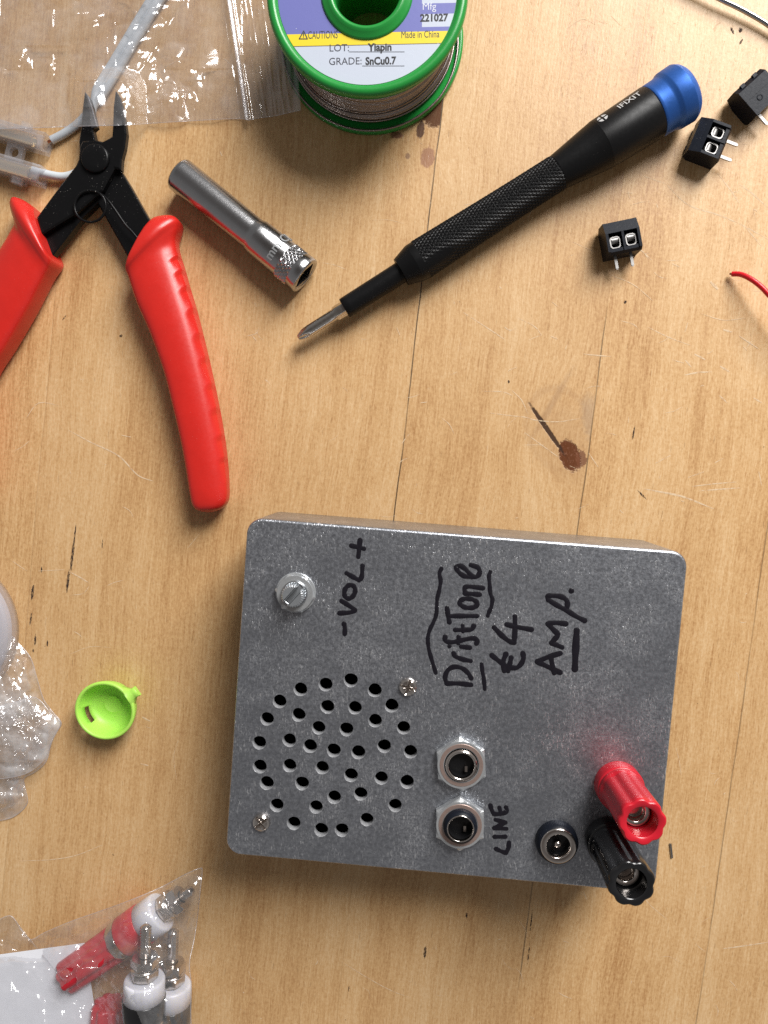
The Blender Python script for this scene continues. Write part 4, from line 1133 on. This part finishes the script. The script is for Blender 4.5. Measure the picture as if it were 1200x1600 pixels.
no = len(prof_o); skip_o = (3, 4); vs = [p for r in rings for p in r]; fs = []
in_slot = lambda i: abs(((2 * math.pi * (i + 0.5) / segs - a_slot + math.pi) % (2 * math.pi)) - math.pi) < 0.34
# rings whose quads are left open for the slot: outer wall low band and inner wall low band
open_k = {2, 3, no + 3}
for k in range(len(rings) - 1):
    for i in range(segs):
        if in_slot(i) and k in open_k: continue
        j = (i + 1) % segs; fs.append((k * segs + i, k * segs + j, (k + 1) * segs + j, (k + 1) * segs + i))
# slot walls
ids = [i for i in range(segs) if in_slot(i)]
for i in ids:
    j = (i + 1) % segs
    fs.append((2 * segs + i, 2 * segs + j, (no + 4) * segs + j, (no + 4) * segs + i)); fs.append((4 * segs + i, 4 * segs + j, (no + 3) * segs + j, (no + 3) * segs + i))
for i in (ids[0], (ids[-1] + 1) % segs):
    fs.append((2 * segs + i, 3 * segs + i, 4 * segs + i, (no + 3) * segs + i, (no + 4) * segs + i))
b.add(vs, fs, 0, True)
b.add(rings[0], [tuple(range(segs))], 0, False)
b.build("cap_shell", MAT['lime'], cap)
b = MB()   # torn-off hinge nub
d1 = Vector((0.86, 0.52, 0)).normalized(); n1 = Vector((-d1.y, d1.x, 0)); o = gc + d1 * 8.5
rings = []
for (t, hw, z0, z1) in ((-0.3, 3.4, 5.0, 8.0), (0.8, 2.4, 5.2, 8.1), (1.6, 1.75, 5.6, 8.1), (2.4, 1.55, 5.8, 8.1), (3.1, 1.7, 5.9, 8.15), (3.5, 1.6, 6.1, 7.9)):
    rings.append([o + d1 * (t + 0.12 * math.sin(5 * y_)) + n1 * (hw * y_) + Vector((0, 0, z_)) for y_, z_ in ((-1, z0), (1, z0), (1, (z0 + z1) / 2), (0.8, z1), (-0.8, z1), (-1, (z0 + z1) / 2))])
b.loft(rings, True, True, smooth=True); b.build("hinge_nub", MAT['lime'], cap)


# ------------------------------------------------------------------ wires
def wire_thing(name, pts, r, mat, label, cat, tip=None):
    path = [Vector(q) for q in cr([tuple(P(x, y, z)) for x, y, z in pts], 8)]
    root = thing(name, (path[0].x, path[0].y, 0), label, cat)
    b = MB(); b.tube(path, r, 14); b.build("insulation", mat, root)
    if tip:
        d = (path[0] - path[1]).normalized(); b = MB(); b.tube([path[0] - d * 1.0, path[0] + d * tip[0], path[0] + d * tip[1]], tip[2], 8); b.build("bare_end", tip[3], root)
    return root


wire_thing("hookup_wire", [(1144, 428, 1.6), (1156, 428.5, 3.0), (1168, 433, 4.4), (1182, 442, 5.6), (1197, 456, 6.5), (1225, 490, 7.0), (1260, 550, 5)], 0.78, MAT['red_wire'], "thin red wire curving in from the right edge of the table", "wire", (0.3, 0.7, 0.35, MAT['copper']))
b = MB(); b.tube([Vector(q) for q in cr([tuple(P(x, y, z)) for x, y, z in ((1050, -40, 2.6), (1095, -17, 2.6), (1128, 0, 2.5), (1163, 17, 2.3), (1203, 41, 2.0), (1260, 85, 1.5))], 8)], 0.72, 16)
mesh_thing(b, "bare_wire", MAT['chrome'], "stiff bare silver wire crossing the top right corner of the table", "wire")
# twin grey cable: two cores side by side that part near the pliers
def offs(pts, k):
    out = []
    for i, (x, y, z) in enumerate(pts):
        p = P(x, y, z); q0 = P(*pts[max(i - 1, 0)][:2], z); q1 = P(*pts[min(i + 1, len(pts) - 1)][:2], z); t = (q1 - q0).normalized()
        out.append(tuple(p + Vector((-t.y, t.x, 0)) * k))
    return out
main = [(262, -28, 1.9), (238, 8, 1.7), (205, 62, 1.5), (180, 104, 1.4), (157, 142, 1.4)]
cab = thing("twin_cable", P(180, 104, 0), "pale grey twin cable running under the clear bag past the plier jaws", "cable")
pa = offs(main, -1.22); pb = offs(main, 1.22)
pa += [tuple(P(146, 164, 1.4)), tuple(P(132, 183, 1.4)), tuple(P(116, 198, 1.4)), tuple(P(98, 210, 1.5)), tuple(P(80.5, 219, 1.6))]
pb += [tuple(P(146, 166, 1.3)), tuple(P(141, 205, 1.3)), tuple(P(138, 245, 1.4)), tuple(P(122, 268, 1.6)), tuple(P(98, 276, 1.9)), tuple(P(68, 271, 2.4)), tuple(P(50, 266, 2.6))]
for path, nm in ((pa, 0), (pb, 1)):
    pp = [Vector(q) for q in cr(path, 8)]
    b = MB(); b.tube(pp, 1.26, 14); core = b.build("insulated_core", MAT['grey_cable'], cab)
    if nm == 0:
        d = (pp[-1] - pp[-2]).normalized(); b = MB(); b.tube([pp[-1] - d, pp[-1] + d * 0.6, pp[-1] + d * 1.3], 0.42, 8); b.build("copper_end", MAT['copper'], core)
# flat web between the two cores
b = MB(); pp1 = cr(offs(main, -0.6), 8); pp2 = cr(offs(main, 0.6), 8)
b.add([tuple(q - np.array([0, 0, 0.5])) for q in pp1] + [tuple(q - np.array([0, 0, 0.5])) for q in pp2] + [tuple(q + np.array([0, 0, 0.5])) for q in pp1] + [tuple(q + np.array([0, 0, 0.5])) for q in pp2],
      [(i, i + 1, len(pp1) + i + 1, len(pp1) + i) for i in range(len(pp1) - 1)] + [(2 * len(pp1) + i, 2 * len(pp1) + i + 1, 3 * len(pp1) + i + 1, 3 * len(pp1) + i) for i in range(len(pp1) - 1)])
b.build("web", MAT['grey_cable'], cab)
b = MB(); a0, a1 = P(1047.5, 1318, 0.25), P(1050, 1340, 0.25); b.tube([a0, a0 + (a1 - a0) * .02, a1 - (a1 - a0) * .02, a1], 0.36, 10)
mesh_thing(b, "lead_offcut", MAT['steel'], "tiny cut-off metal lead lying right of the binding posts", "metal offcut")


# ------------------------------------------------------------------ connector strip at the left edge
cs = thing("connector_strip", P(30, 245, 0), "frosted clear plastic connector strip with two brass-lined ways at the left edge", "connector strip")
DX = (P(75, 213, 4) - P(0, 191.5, 4)).normalized(); DY = Vector((-DX.y, DX.x, 0))
ends = []
for (ex, ey) in ((73.5, 226), (67.5, 277)):
    E_ = P(ex, ey, 3.6); L0, L1 = -30.0, 0.0
    b = MB()
    def rp(hw, hh, t, nn=7):
        pts = []
        for sx_, sz_ in ((1, 1), (-1, 1), (-1, -1), (1, -1)):
            for i in range(5):
                a = math.radians({(1, 1): 0, (-1, 1): 90, (-1, -1): 180, (1, -1): 270}[(sx_, sz_)] + 22.5 * i)
                pts.append(E_ + DX * t + DY * (sx_ * (hw - 0.8) + 0.8 * math.cos(a)) + Vector((0, 0, sz_ * (hh - 0.8) + 0.8 * math.sin(a))))
        return pts
    b.loft([rp(2.75, 3.3, L0), rp(2.75, 3.3, L1), rp(1.9, 2.3, L1), rp(1.9, 2.3, L0)], False, False, smooth=False)
    sgn = 1 if ey < 250 else -1
    for q in (-7.5, -20.5):
        b.lathe([(2.4, 1.9), (3.6, 1.7), (4.3, 1.7), (4.3, 1.7), (4.35, 1.2)], E_ + DX * q, DY * sgn, 20, cap0=False, cap1=False)
    b.box((-12.5 if sgn > 0 else -11.0, 2.5, -2.4), (-5.5, 3.7, -1.6), DX, DY * sgn, Z1, E_)
    if sgn > 0: pass
    b.build("housing", MAT['frosted'], cs)
    b = MB()
    b.lathe([(-24, 1.9), (-4.2, 1.9), (-4.2, 1.9), (-4.2, 1.3), (-24, 1.3)], E_, DX, 28, cap0=False, cap1=False); b.build("brass_tube", MAT['brass'], cs)
E_ = (P(73.5, 226, 3.6) + P(67.5, 277, 3.6)) / 2
b = MB(); c = P(26, 241, 2.4)
outer = []; hole = []
for i in range(32):
    a = 2 * math.pi * i / 32; hole.append(c + DX * (1.45 * math.cos(a)) + DY * (1.45 * math.sin(a)))
    k_ = 1 / max(abs(math.cos(a)), abs(math.sin(a))); outer.append(c + DX * (2.7 * k_ * math.cos(a)) + DY * (2.4 * k_ * math.sin(a)))
up = Vector((0, 0, 1.6))
b.loft([[p for p in hole], [p for p in outer], [p + up for p in outer], [p + up for p in hole], [p for p in hole]], False, False, smooth=False)
b.build("web", MAT['frosted'], cs)


# ------------------------------------------------------------------ thin plastic film
def vnoise(x, y, seed):
    """smooth value noise, numpy"""
    r = np.random.default_rng(seed); g = r.uniform(-1, 1, (64, 64))
    xi = np.floor(x).astype(int); yi = np.floor(y).astype(int); fx = x - xi; fy = y - yi
    fx = fx * fx * (3 - 2 * fx); fy = fy * fy * (3 - 2 * fy)
    a = g[xi % 64, yi % 64]; b_ = g[(xi + 1) % 64, yi % 64]; c_ = g[xi % 64, (yi + 1) % 64]; d_ = g[(xi + 1) % 64, (yi + 1) % 64]
    return (a * (1 - fx) + b_ * fx) * (1 - fy) + (c_ * (1 - fx) + d_ * fx) * fy


def crumple(x, y, seed, cell):
    """facets with sharp creases: the highest of tilted planes round scattered points"""
    r = np.random.default_rng(seed); xi = np.floor(x / cell).astype(int); yi = np.floor(y / cell).astype(int)
    jit = r.uniform(0, 1, (64, 64, 2)); tl = r.normal(0, 1, (64, 64, 2)); hh = r.uniform(0, 1, (64, 64))
    best = np.full(x.shape, -1e9)
    for dx in (-1, 0, 1):
        for dy in (-1, 0, 1):
            a = (xi + dx) % 64; c_ = (yi + dy) % 64
            qx = x / cell - (xi + dx + jit[a, c_, 0]); qy = y / cell - (yi + dy + jit[a, c_, 1])
            best = np.maximum(best, hh[a, c_] * 0.5 + 0.35 * (tl[a, c_, 0] * qx + tl[a, c_, 1] * qy) - 0.9 * np.sqrt(qx * qx + qy * qy + 0.02))
    return best * cell


def bump2(X, Y, cx, cy, rx, ry, rot=0.0):
    a = math.radians(rot); dx = X - cx; dy = Y - cy
    u_ = (dx * math.cos(a) + dy * math.sin(a)) / rx; v_ = (-dx * math.sin(a) + dy * math.cos(a)) / ry
    return np.exp(-(u_ * u_ + v_ * v_))


def seg_dist(X, Y, a, c_):
    ax, ay = a; bx, by = c_; L = (bx - ax) ** 2 + (by - ay) ** 2
    t = np.clip(((X - ax) * (bx - ax) + (Y - ay) * (by - ay)) / L, 0, 1)
    return np.hypot(X - ax - t * (bx - ax), Y - ay - t * (by - ay))


def zip_bag(root, name, sd, lift, wr):
    U, V = 440, 250
    yb_x = [-120, 0, 45, 130, 195, 280, 350, 378, 388, 400, 430, 470, 480]; yb_y = [204, 201, 200, 197, 195.5, 190, 186, 185.5, 188, 185, 181, 172, 171]
    us = np.linspace(-120, 470, U); X = np.zeros((V, U)); Y = np.zeros((V, U))
    for j in range(V):
        f = j / (V - 1); yb = np.interp(us, yb_x, yb_y)
        Y[j] = -120 + (yb + 120) * f
        edge_shift = np.interp(Y[j], [-120, 0, 100, 172], [-28, -16, -5, 0])       # the mouth leans
        X[j] = us + edge_shift * np.clip((us + 120) / 590, 0, 1) ** 2
    Z = np.full_like(X, 1.1) + 0.5 * vnoise(X / 90, Y / 90, 3)
    # draped over what lies beneath
    jaw = np.minimum(seg_dist(X, Y, (150, 150), (150, 300)), seg_dist(X, Y, (181, 145), (185, 300)))
    Z = np.maximum(Z, 9.1 - 0.0052 * np.maximum(0, jaw - 14) ** 2 * (1.0) - 0.05 * jaw)
    cb = seg_dist(X, Y, (150, 150), (262, -28)); Z = np.maximum(Z, 3.5 - 0.0030 * np.maximum(0, cb - 11) ** 2)
    sp_d = np.hypot(X - 581, Y - 67); Z = np.maximum(Z, 3.6 - 0.05 * np.maximum(0, sp_d - 142))
    Z = np.maximum(Z, 7.6 - 0.05 * np.maximum(0, seg_dist(X, Y, (-60, 185), (70, 222)) - 16) - 0.03 * np.abs(seg_dist(X, Y, (-60, 185), (70, 222))))
    for _ in range(3):
        Zs = Z.copy(); Zs[1:-1, 1:-1] = (Z[1:-1, 1:-1] * 2 + Z[:-2, 1:-1] + Z[2:, 1:-1] + Z[1:-1, :-2] + Z[1:-1, 2:]) / 6; Z = Zs
    # creased areas
    k1 = bump2(X, Y, 265, 135, 55, 60, 20) + 0.9 * bump2(X, Y, 215, 35, 30, 50, 30) + 0.7 * bump2(X, Y, 90, 98, 75, 22, 8) + 0.8 * bump2(X, Y, 5, 95, 25, 22) + 0.6 * bump2(X, Y, 150, 130, 20, 15)
    k2 = bump2(X, Y, 130, 20, 60, 30, 30)
    Z += k1 * (0.40 * crumple(X, Y, 11 + sd, 36) + 0.26 * crumple(X + 9 * vnoise(X / 20, Y / 20, 8 + sd), Y, 12 + sd, 18)) * 0.30 * wr
    Z += k2 * 0.14 * crumple(X * 0.55 + Y * 0.75, Y * 0.5 - X * 0.35, 14 + sd, 22) * wr + 0.035 * crumple(X, Y, 19 + sd, 42)
    # zip: two raised rails and the fine extruded lines beside it
    zx = np.interp(Y, [-120, 0, 100, 186], [348, 359, 374, 387])
    d = X - zx
    for off, wd, h in ((-3, 3.0, 0.75), (4, 2.6, 0.6)): Z += h * np.exp(-((d - off) / wd) ** 2)
    for off, h in ((22, 0.22), (30, 0.28), (41, 0.2), (48, 0.26), (60, 0.2), (-14, 0.12), (69, 0.14)): Z += h * np.exp(-((d - off - 1.5 * vnoise(Y / 70, X * 0 + off, 4)) / 1.7) ** 2)
    Z += 0.09 * np.clip((X - 385) / 30, 0, 1) * vnoise(X / 3.5, Y / 120, 6)
    Z = np.maximum(Z, 0.25) + lift + 0.3 * lift * vnoise(X / 40, Y / 40, 77)
    vs = [tuple(P(X[j, i], Y[j, i], Z[j, i])) for j in range(V) for i in range(U)]
    fs = [(j * U + i, j * U + i + 1, (j + 1) * U + i + 1, (j + 1) * U + i) for j in range(V - 1) for i in range(U - 1)]
    b = MB(); b.add(vs, fs, 0, True)
    b.build(name, MAT['film'], root, fix_normals=False)
    if lift > 0: return
    # the welded bottom edge catches the light
    b = MB(); b.tube([Vector(vs[(V - 1) * U + i]) for i in range(0, U, 3)], 0.14, 6); b.build("edge_seam", MAT['clear_white'], root)
    b = MB()
    zi = [Vector(P(np.interp(y_, [-120, 0, 100, 186], [348, 359, 374, 387]) - 1, y_, 2.7)) for y_ in np.linspace(-110, 186, 30)]
    b.tube(zi, 0.75, 8, rfun=lambda f: 0.7); b.build("zip_rail", MAT['clear_white'], root)


zb_ = thing("zip_bag", P(150, 60, 0), "clear zip-lock plastic bag spread over the cable and plier tips at the top left", "plastic bag")
zip_bag(zb_, "back_film", 0, 0.0, 1.0)
zip_bag(zb_, "front_film", 100, 0.9, 1.15)


def film_sheet(outline, centre, height, mat, seed, name, parent, rings_n=70, seg_n=220, cell=22, amp_=0.5, base=0.4, zfun=None, edge_z=0.4, power=2.0, rag=1.5):
    """a crumpled sheet inside an outline given in photo pixels; height over the table from a dome or from zfun"""
    o = cr(list(outline) + [outline[0]], 12)[:-1]
    o = np.array(o); cx, cy = centre
    idx = np.linspace(0, len(o), seg_n, endpoint=False); f = idx - np.floor(idx); i0 = np.floor(idx).astype(int) % len(o)
    ed = o[i0] * (1 - f)[:, None] + o[(i0 + 1) % len(o)] * f[:, None]
    rr = (np.arange(rings_n + 1) / rings_n)
    X = cx + (ed[:, 0] - cx)[None, :] * rr[:, None]; Y = cy + (ed[:, 1] - cy)[None, :] * rr[:, None]
    Z = edge_z + height * (1 - rr ** power)[:, None] * np.ones((1, seg_n))
    if zfun is not None: Z = np.maximum(Z, zfun(X, Y))
    inner = np.clip((1 - rr) * 6, 0.25, 1)[:, None]
    Z = Z + amp_ * inner * (0.36 * crumple(X, Y, seed, cell) + 0.30 * crumple(X + 5 * vnoise(X / 15, Y / 15, seed + 5), Y, seed + 1, cell * 0.48) + 0.22 * crumple(X, Y, seed + 2, cell * 0.24)) * 0.30
    Z = np.maximum(Z, base)
    vs = [tuple(P(X[j, i], Y[j, i], Z[j, i])) for j in range(rings_n + 1) for i in range(seg_n)]
    fs = [(j * seg_n + i, j * seg_n + (i + 1) % seg_n, (j + 1) * seg_n + (i + 1) % seg_n, (j + 1) * seg_n + i) for j in range(rings_n) for i in range(seg_n)]
    b = MB(); b.add(vs, fs, 0, True)
    return b, vs[-seg_n:]


# crumpled cellophane at the left edge
cel = thing("crumpled_wrapper", P(20, 1140, 0), "crumpled milky clear plastic wrapper lying at the left edge of the table", "plastic wrapper")
out1 = [(-90, 1010), (-40, 996), (0, 998), (18, 994), (30, 1006), (48, 1028), (58, 1060), (68, 1092), (82, 1112), (96, 1130), (86, 1146), (79, 1166), (72, 1190), (55, 1206), (38, 1216), (40, 1234), (43, 1254), (30, 1270), (10, 1280), (-30, 1282), (-90, 1260), (-120, 1140)]
b, ed = film_sheet(out1, (-5, 1135), 9.0, None, 31, "", None, cell=38, amp_=1.0); b.build("outer_layer", MAT['film_milky'], cel, fix_normals=False); b = MB(); b.tube([Vector(p) for p in ed[::2]] + [Vector(ed[0])], 0.15, 6); b.build("edge_seam", MAT['clear_white'], cel)
out2 = [(-80, 1040), (-20, 1030), (20, 1062), (45, 1090), (70, 1120), (76, 1150), (62, 1185), (34, 1208), (36, 1238), (14, 1262), (-30, 1268), (-90, 1230), (-110, 1130)]
b, ed = film_sheet(out2, (-10, 1150), 5.0, None, 41, "", None, cell=30, amp_=1.1, edge_z=0.8); b.build("inner_fold", MAT['film_milky'], cel, fix_normals=False)
out3 = [(-90, 1120), (-30, 1110), (20, 1098), (55, 1090), (80, 1115), (94, 1130), (80, 1160), (66, 1190), (30, 1212), (-40, 1215), (-100, 1180)]
b, ed = film_sheet(out3, (0, 1155), 3.0, None, 51, "", None, cell=34, amp_=1.0, edge_z=7.0); b.build("top_fold", MAT['film_milky'], cel, fix_normals=False); b = MB(); b.tube([Vector(p) for p in ed[::2]] + [Vector(ed[0])], 0.15, 6); b.build("fold_edge", MAT['clear_white'], cel)

# clear round lid under it
lc = P(-91, 985, 4); b = MB()
b.lathe([(0.2, 0.1), (0.2, 22.6), (0.6, 23.4), (4, 23.7), (7.2, 23.6), (8.0, 23.0), (8.2, 21.8), (8.2, 21.8), (8.2, 20.2), (7.6, 19.4), (7.6, 19.4), (7.6, 17.6), (8.0, 17.0), (8.0, 14.5), (7.4, 13.8), (7.4, 0.1)], (lc.x, lc.y, 0), Z1, 96)
lid = mesh_thing(b, "round_lid", MAT['clear_white'], "round translucent plastic lid half out of view at the left edge", "lid")
b = MB()
b.lathe([(0.6, 0.1), (0.6, 21.0), (0.6, 21.0), (5.8, 20.6), (6.2, 20.0), (6.2, 19.0), (6.2, 0.1)], (lc.x, lc.y, 0), Z1, 96); 
ins = b.build("inner_disc", film("milky_plastic", 0.55, rough=0.3, hazecol=(0.80, 0.79, 0.86))); ins.parent = lid
for v_ in ins.data.vertices: v_.co -= Vector((lc.x * S, lc.y * S, 0.2 * S))


# ------------------------------------------------------------------ bag of spare binding posts
def spare_post(Apx, Bpx, za, zb_, capmat, label, rscale=48.0):
    """A: free end of the cap, B: stud tip (photo pixels, axis heights); built along the axis"""
    A_, D_, L_ = axis_between(Apx, za, Bpx, zb_)
    root = thing("spare_binding_post", (A_.x, A_.y, 0), label, "binding post", "spare binding posts in the bag")
    k = L_ / rscale
    rf = flute(8, 0.8, 0.2); rf.t0 = -9
    b = MB(); b.lathe([(0, 3.6), (0, 4.7), (0.4, 5.3), (1.0, 5.6), (8 * k, 5.75), (14.5 * k, 5.9), (14.5 * k, 5.9), (16 * k, 6.1), (17 * k, 6.1)], A_, D_, 72, rf); b.build("cap", MAT[capmat], root)
    b = MB(); b.lathe([(16.9 * k, 5.0), (16.9 * k, 5.9), (17.3 * k, 6.15), (19.2 * k, 6.15), (19.6 * k, 5.9), (19.6 * k, 5.2)], A_, D_, 48); b.build("metal_band", MAT['nickel'], root)
    b = MB(); b.lathe([(19.5 * k, 6.0), (19.6 * k, 6.3), (20 * k, 6.5), (25.8 * k, 6.5), (26.0 * k, 6.3)], A_, D_, 56); b.build("collar", MAT[capmat], root)
    b = MB(); b.lathe([(26.0 * k, 6.0), (26.1 * k, 6.25), (31 * k, 6.2), (31.6 * k, 5.9), (31.7 * k, 5.3), (31.7 * k, 2)], A_, D_, 56); b.build("insulator", MAT['white_plastic'], root)
    for q in (32.2, 35.6):
        b = MB(); hex_nut(b, A_, D_, 3.75, q * k, (q + 2.6) * k, 1.9, rot=0.3 + q); b.build("nut", MAT['nickel'], root)
    b = MB(); b.lathe([(34.85 * k, 2.1), (34.9 * k, 4.3), (35.3 * k, 4.3), (35.35 * k, 2.1)], A_, D_, 32); b.build("washer", MAT['nickel'], root)
    b = MB(); n_ = 0; prof = [(31 * k, 1.8)]
    t = 31.2 * k
    while t < L_ - 1.0: prof += [(t, 1.32), (t + 0.45, 1.78)]; t += 0.9
    prof += [(L_ - 0.7, 1.4), (L_ - 0.2, 1.0), (L_, 0.3)]
    b.lathe(prof, A_, D_, 24); b.build("threaded_stud", MAT['nickel'], root)
    return root


spare_post((104, 1527), (302, 1389), 6.6, 6.6, 'red_plastic', "red spare binding post lying aslant at the top of the clear bag", 42.0)
spare_post((222, 1690), (228, 1444), 15.5, 15.5, 'black_gloss', "topmost black spare binding post in the bag, overlapping the red one")
spare_post((262, 1700), (271, 1452), 6.8, 6.8, 'black_gloss', "black spare binding post lowest in the bag, along its right edge")
spare_post((172, 1566), (150, 1830), 6.4, 6.4, 'red_plastic', "red spare binding post under the paper slip, only its rounded cap showing")

# folded paper slip in the bag
b = MB()
xs = np.linspace(0, 1, 24); ys = np.linspace(0, 1, 24)
def pap(u_, v_):
    px = (-60 + 192 * u_) * (1 - v_) + (-60 + 225 * u_) * v_; py = (1500 - 26 * u_) * (1 - v_) + (1690) * v_
    return P(px, py, 5.2 + 1.2 * math.sin(2.2 * u_ + 1.6 * v_) + 5.5 * v_ * (1 - 0.4 * u_) + 0.5 * math.sin(5 * u_ * v_))
vs = [tuple(pap(a, c_)) for c_ in ys for a in xs]; fs = [(j * 24 + i, j * 24 + i + 1, (j + 1) * 24 + i + 1, (j + 1) * 24 + i) for j in range(23) for i in range(23)]
n_ = len(vs); b.add(vs + [(p[0], p[1], p[2] - 0.25) for p in vs], fs + [tuple(i + n_ for i in f[::-1]) for f in fs], 0, True)
mesh_thing(b, "paper_slip", MAT['paper'], "plain white paper slip inside the bag of binding posts", "paper")

bag = thing("parts_bag", P(150, 1520, 0), "clear plastic bag holding red and black binding posts at the bottom left corner", "plastic bag")
def bag_z(X, Y):
    Z = np.full_like(X, 1.0)
    for a, c_, z_, r_ in (((104, 1527), (240, 1432), 13.6, 34), ((240, 1432), (302, 1389), 11.0, 22), ((224, 1610), (226, 1520), 22.6, 34), ((226, 1520), (228, 1444), 18.6, 18), ((264, 1640), (267, 1530), 13.8, 30), ((267, 1530), (271, 1452), 10, 16), ((170, 1570), (160, 1700), 13.5, 30)):
        d = seg_dist(X, Y, a, c_); Z = np.maximum(Z, z_ - 0.10 * d - 0.10 * np.maximum(0, d - r_))
    pm = np.clip((Y - 1478) / 25, 0, 1) * np.clip((170 - X) / 25, 0, 1); Z = np.maximum(Z, pm * (9.0 + (Y - 1490) * 0.03))
    return Z
ob = [(-90, 1450), (-20, 1445), (4, 1434), (16, 1431), (24, 1438), (34, 1454), (48, 1468), (70, 1457), (110, 1440), (150, 1426), (200, 1408), (250, 1387), (290, 1366), (311, 1357), (316, 1360), (313, 1390), (309, 1430), (303, 1470), (296, 1505), (299, 1540), (298, 1580), (300, 1640), (298, 1720), (200, 1740), (40, 1740), (-90, 1720), (-100, 1580)]
b, ed = film_sheet(ob, (130, 1570), 2.0, None, 61, "", None, rings_n=110, seg_n=330, cell=24, amp_=0.85, zfun=bag_z, edge_z=1.2, power=3)
b.build("film", MAT['film_bag'], bag, fix_normals=False)
b = MB(); b.tube([Vector(p) for p in ed[::2]] + [Vector(ed[0])], 0.16, 6); b.build("edge_seam", MAT['clear_white'], bag)
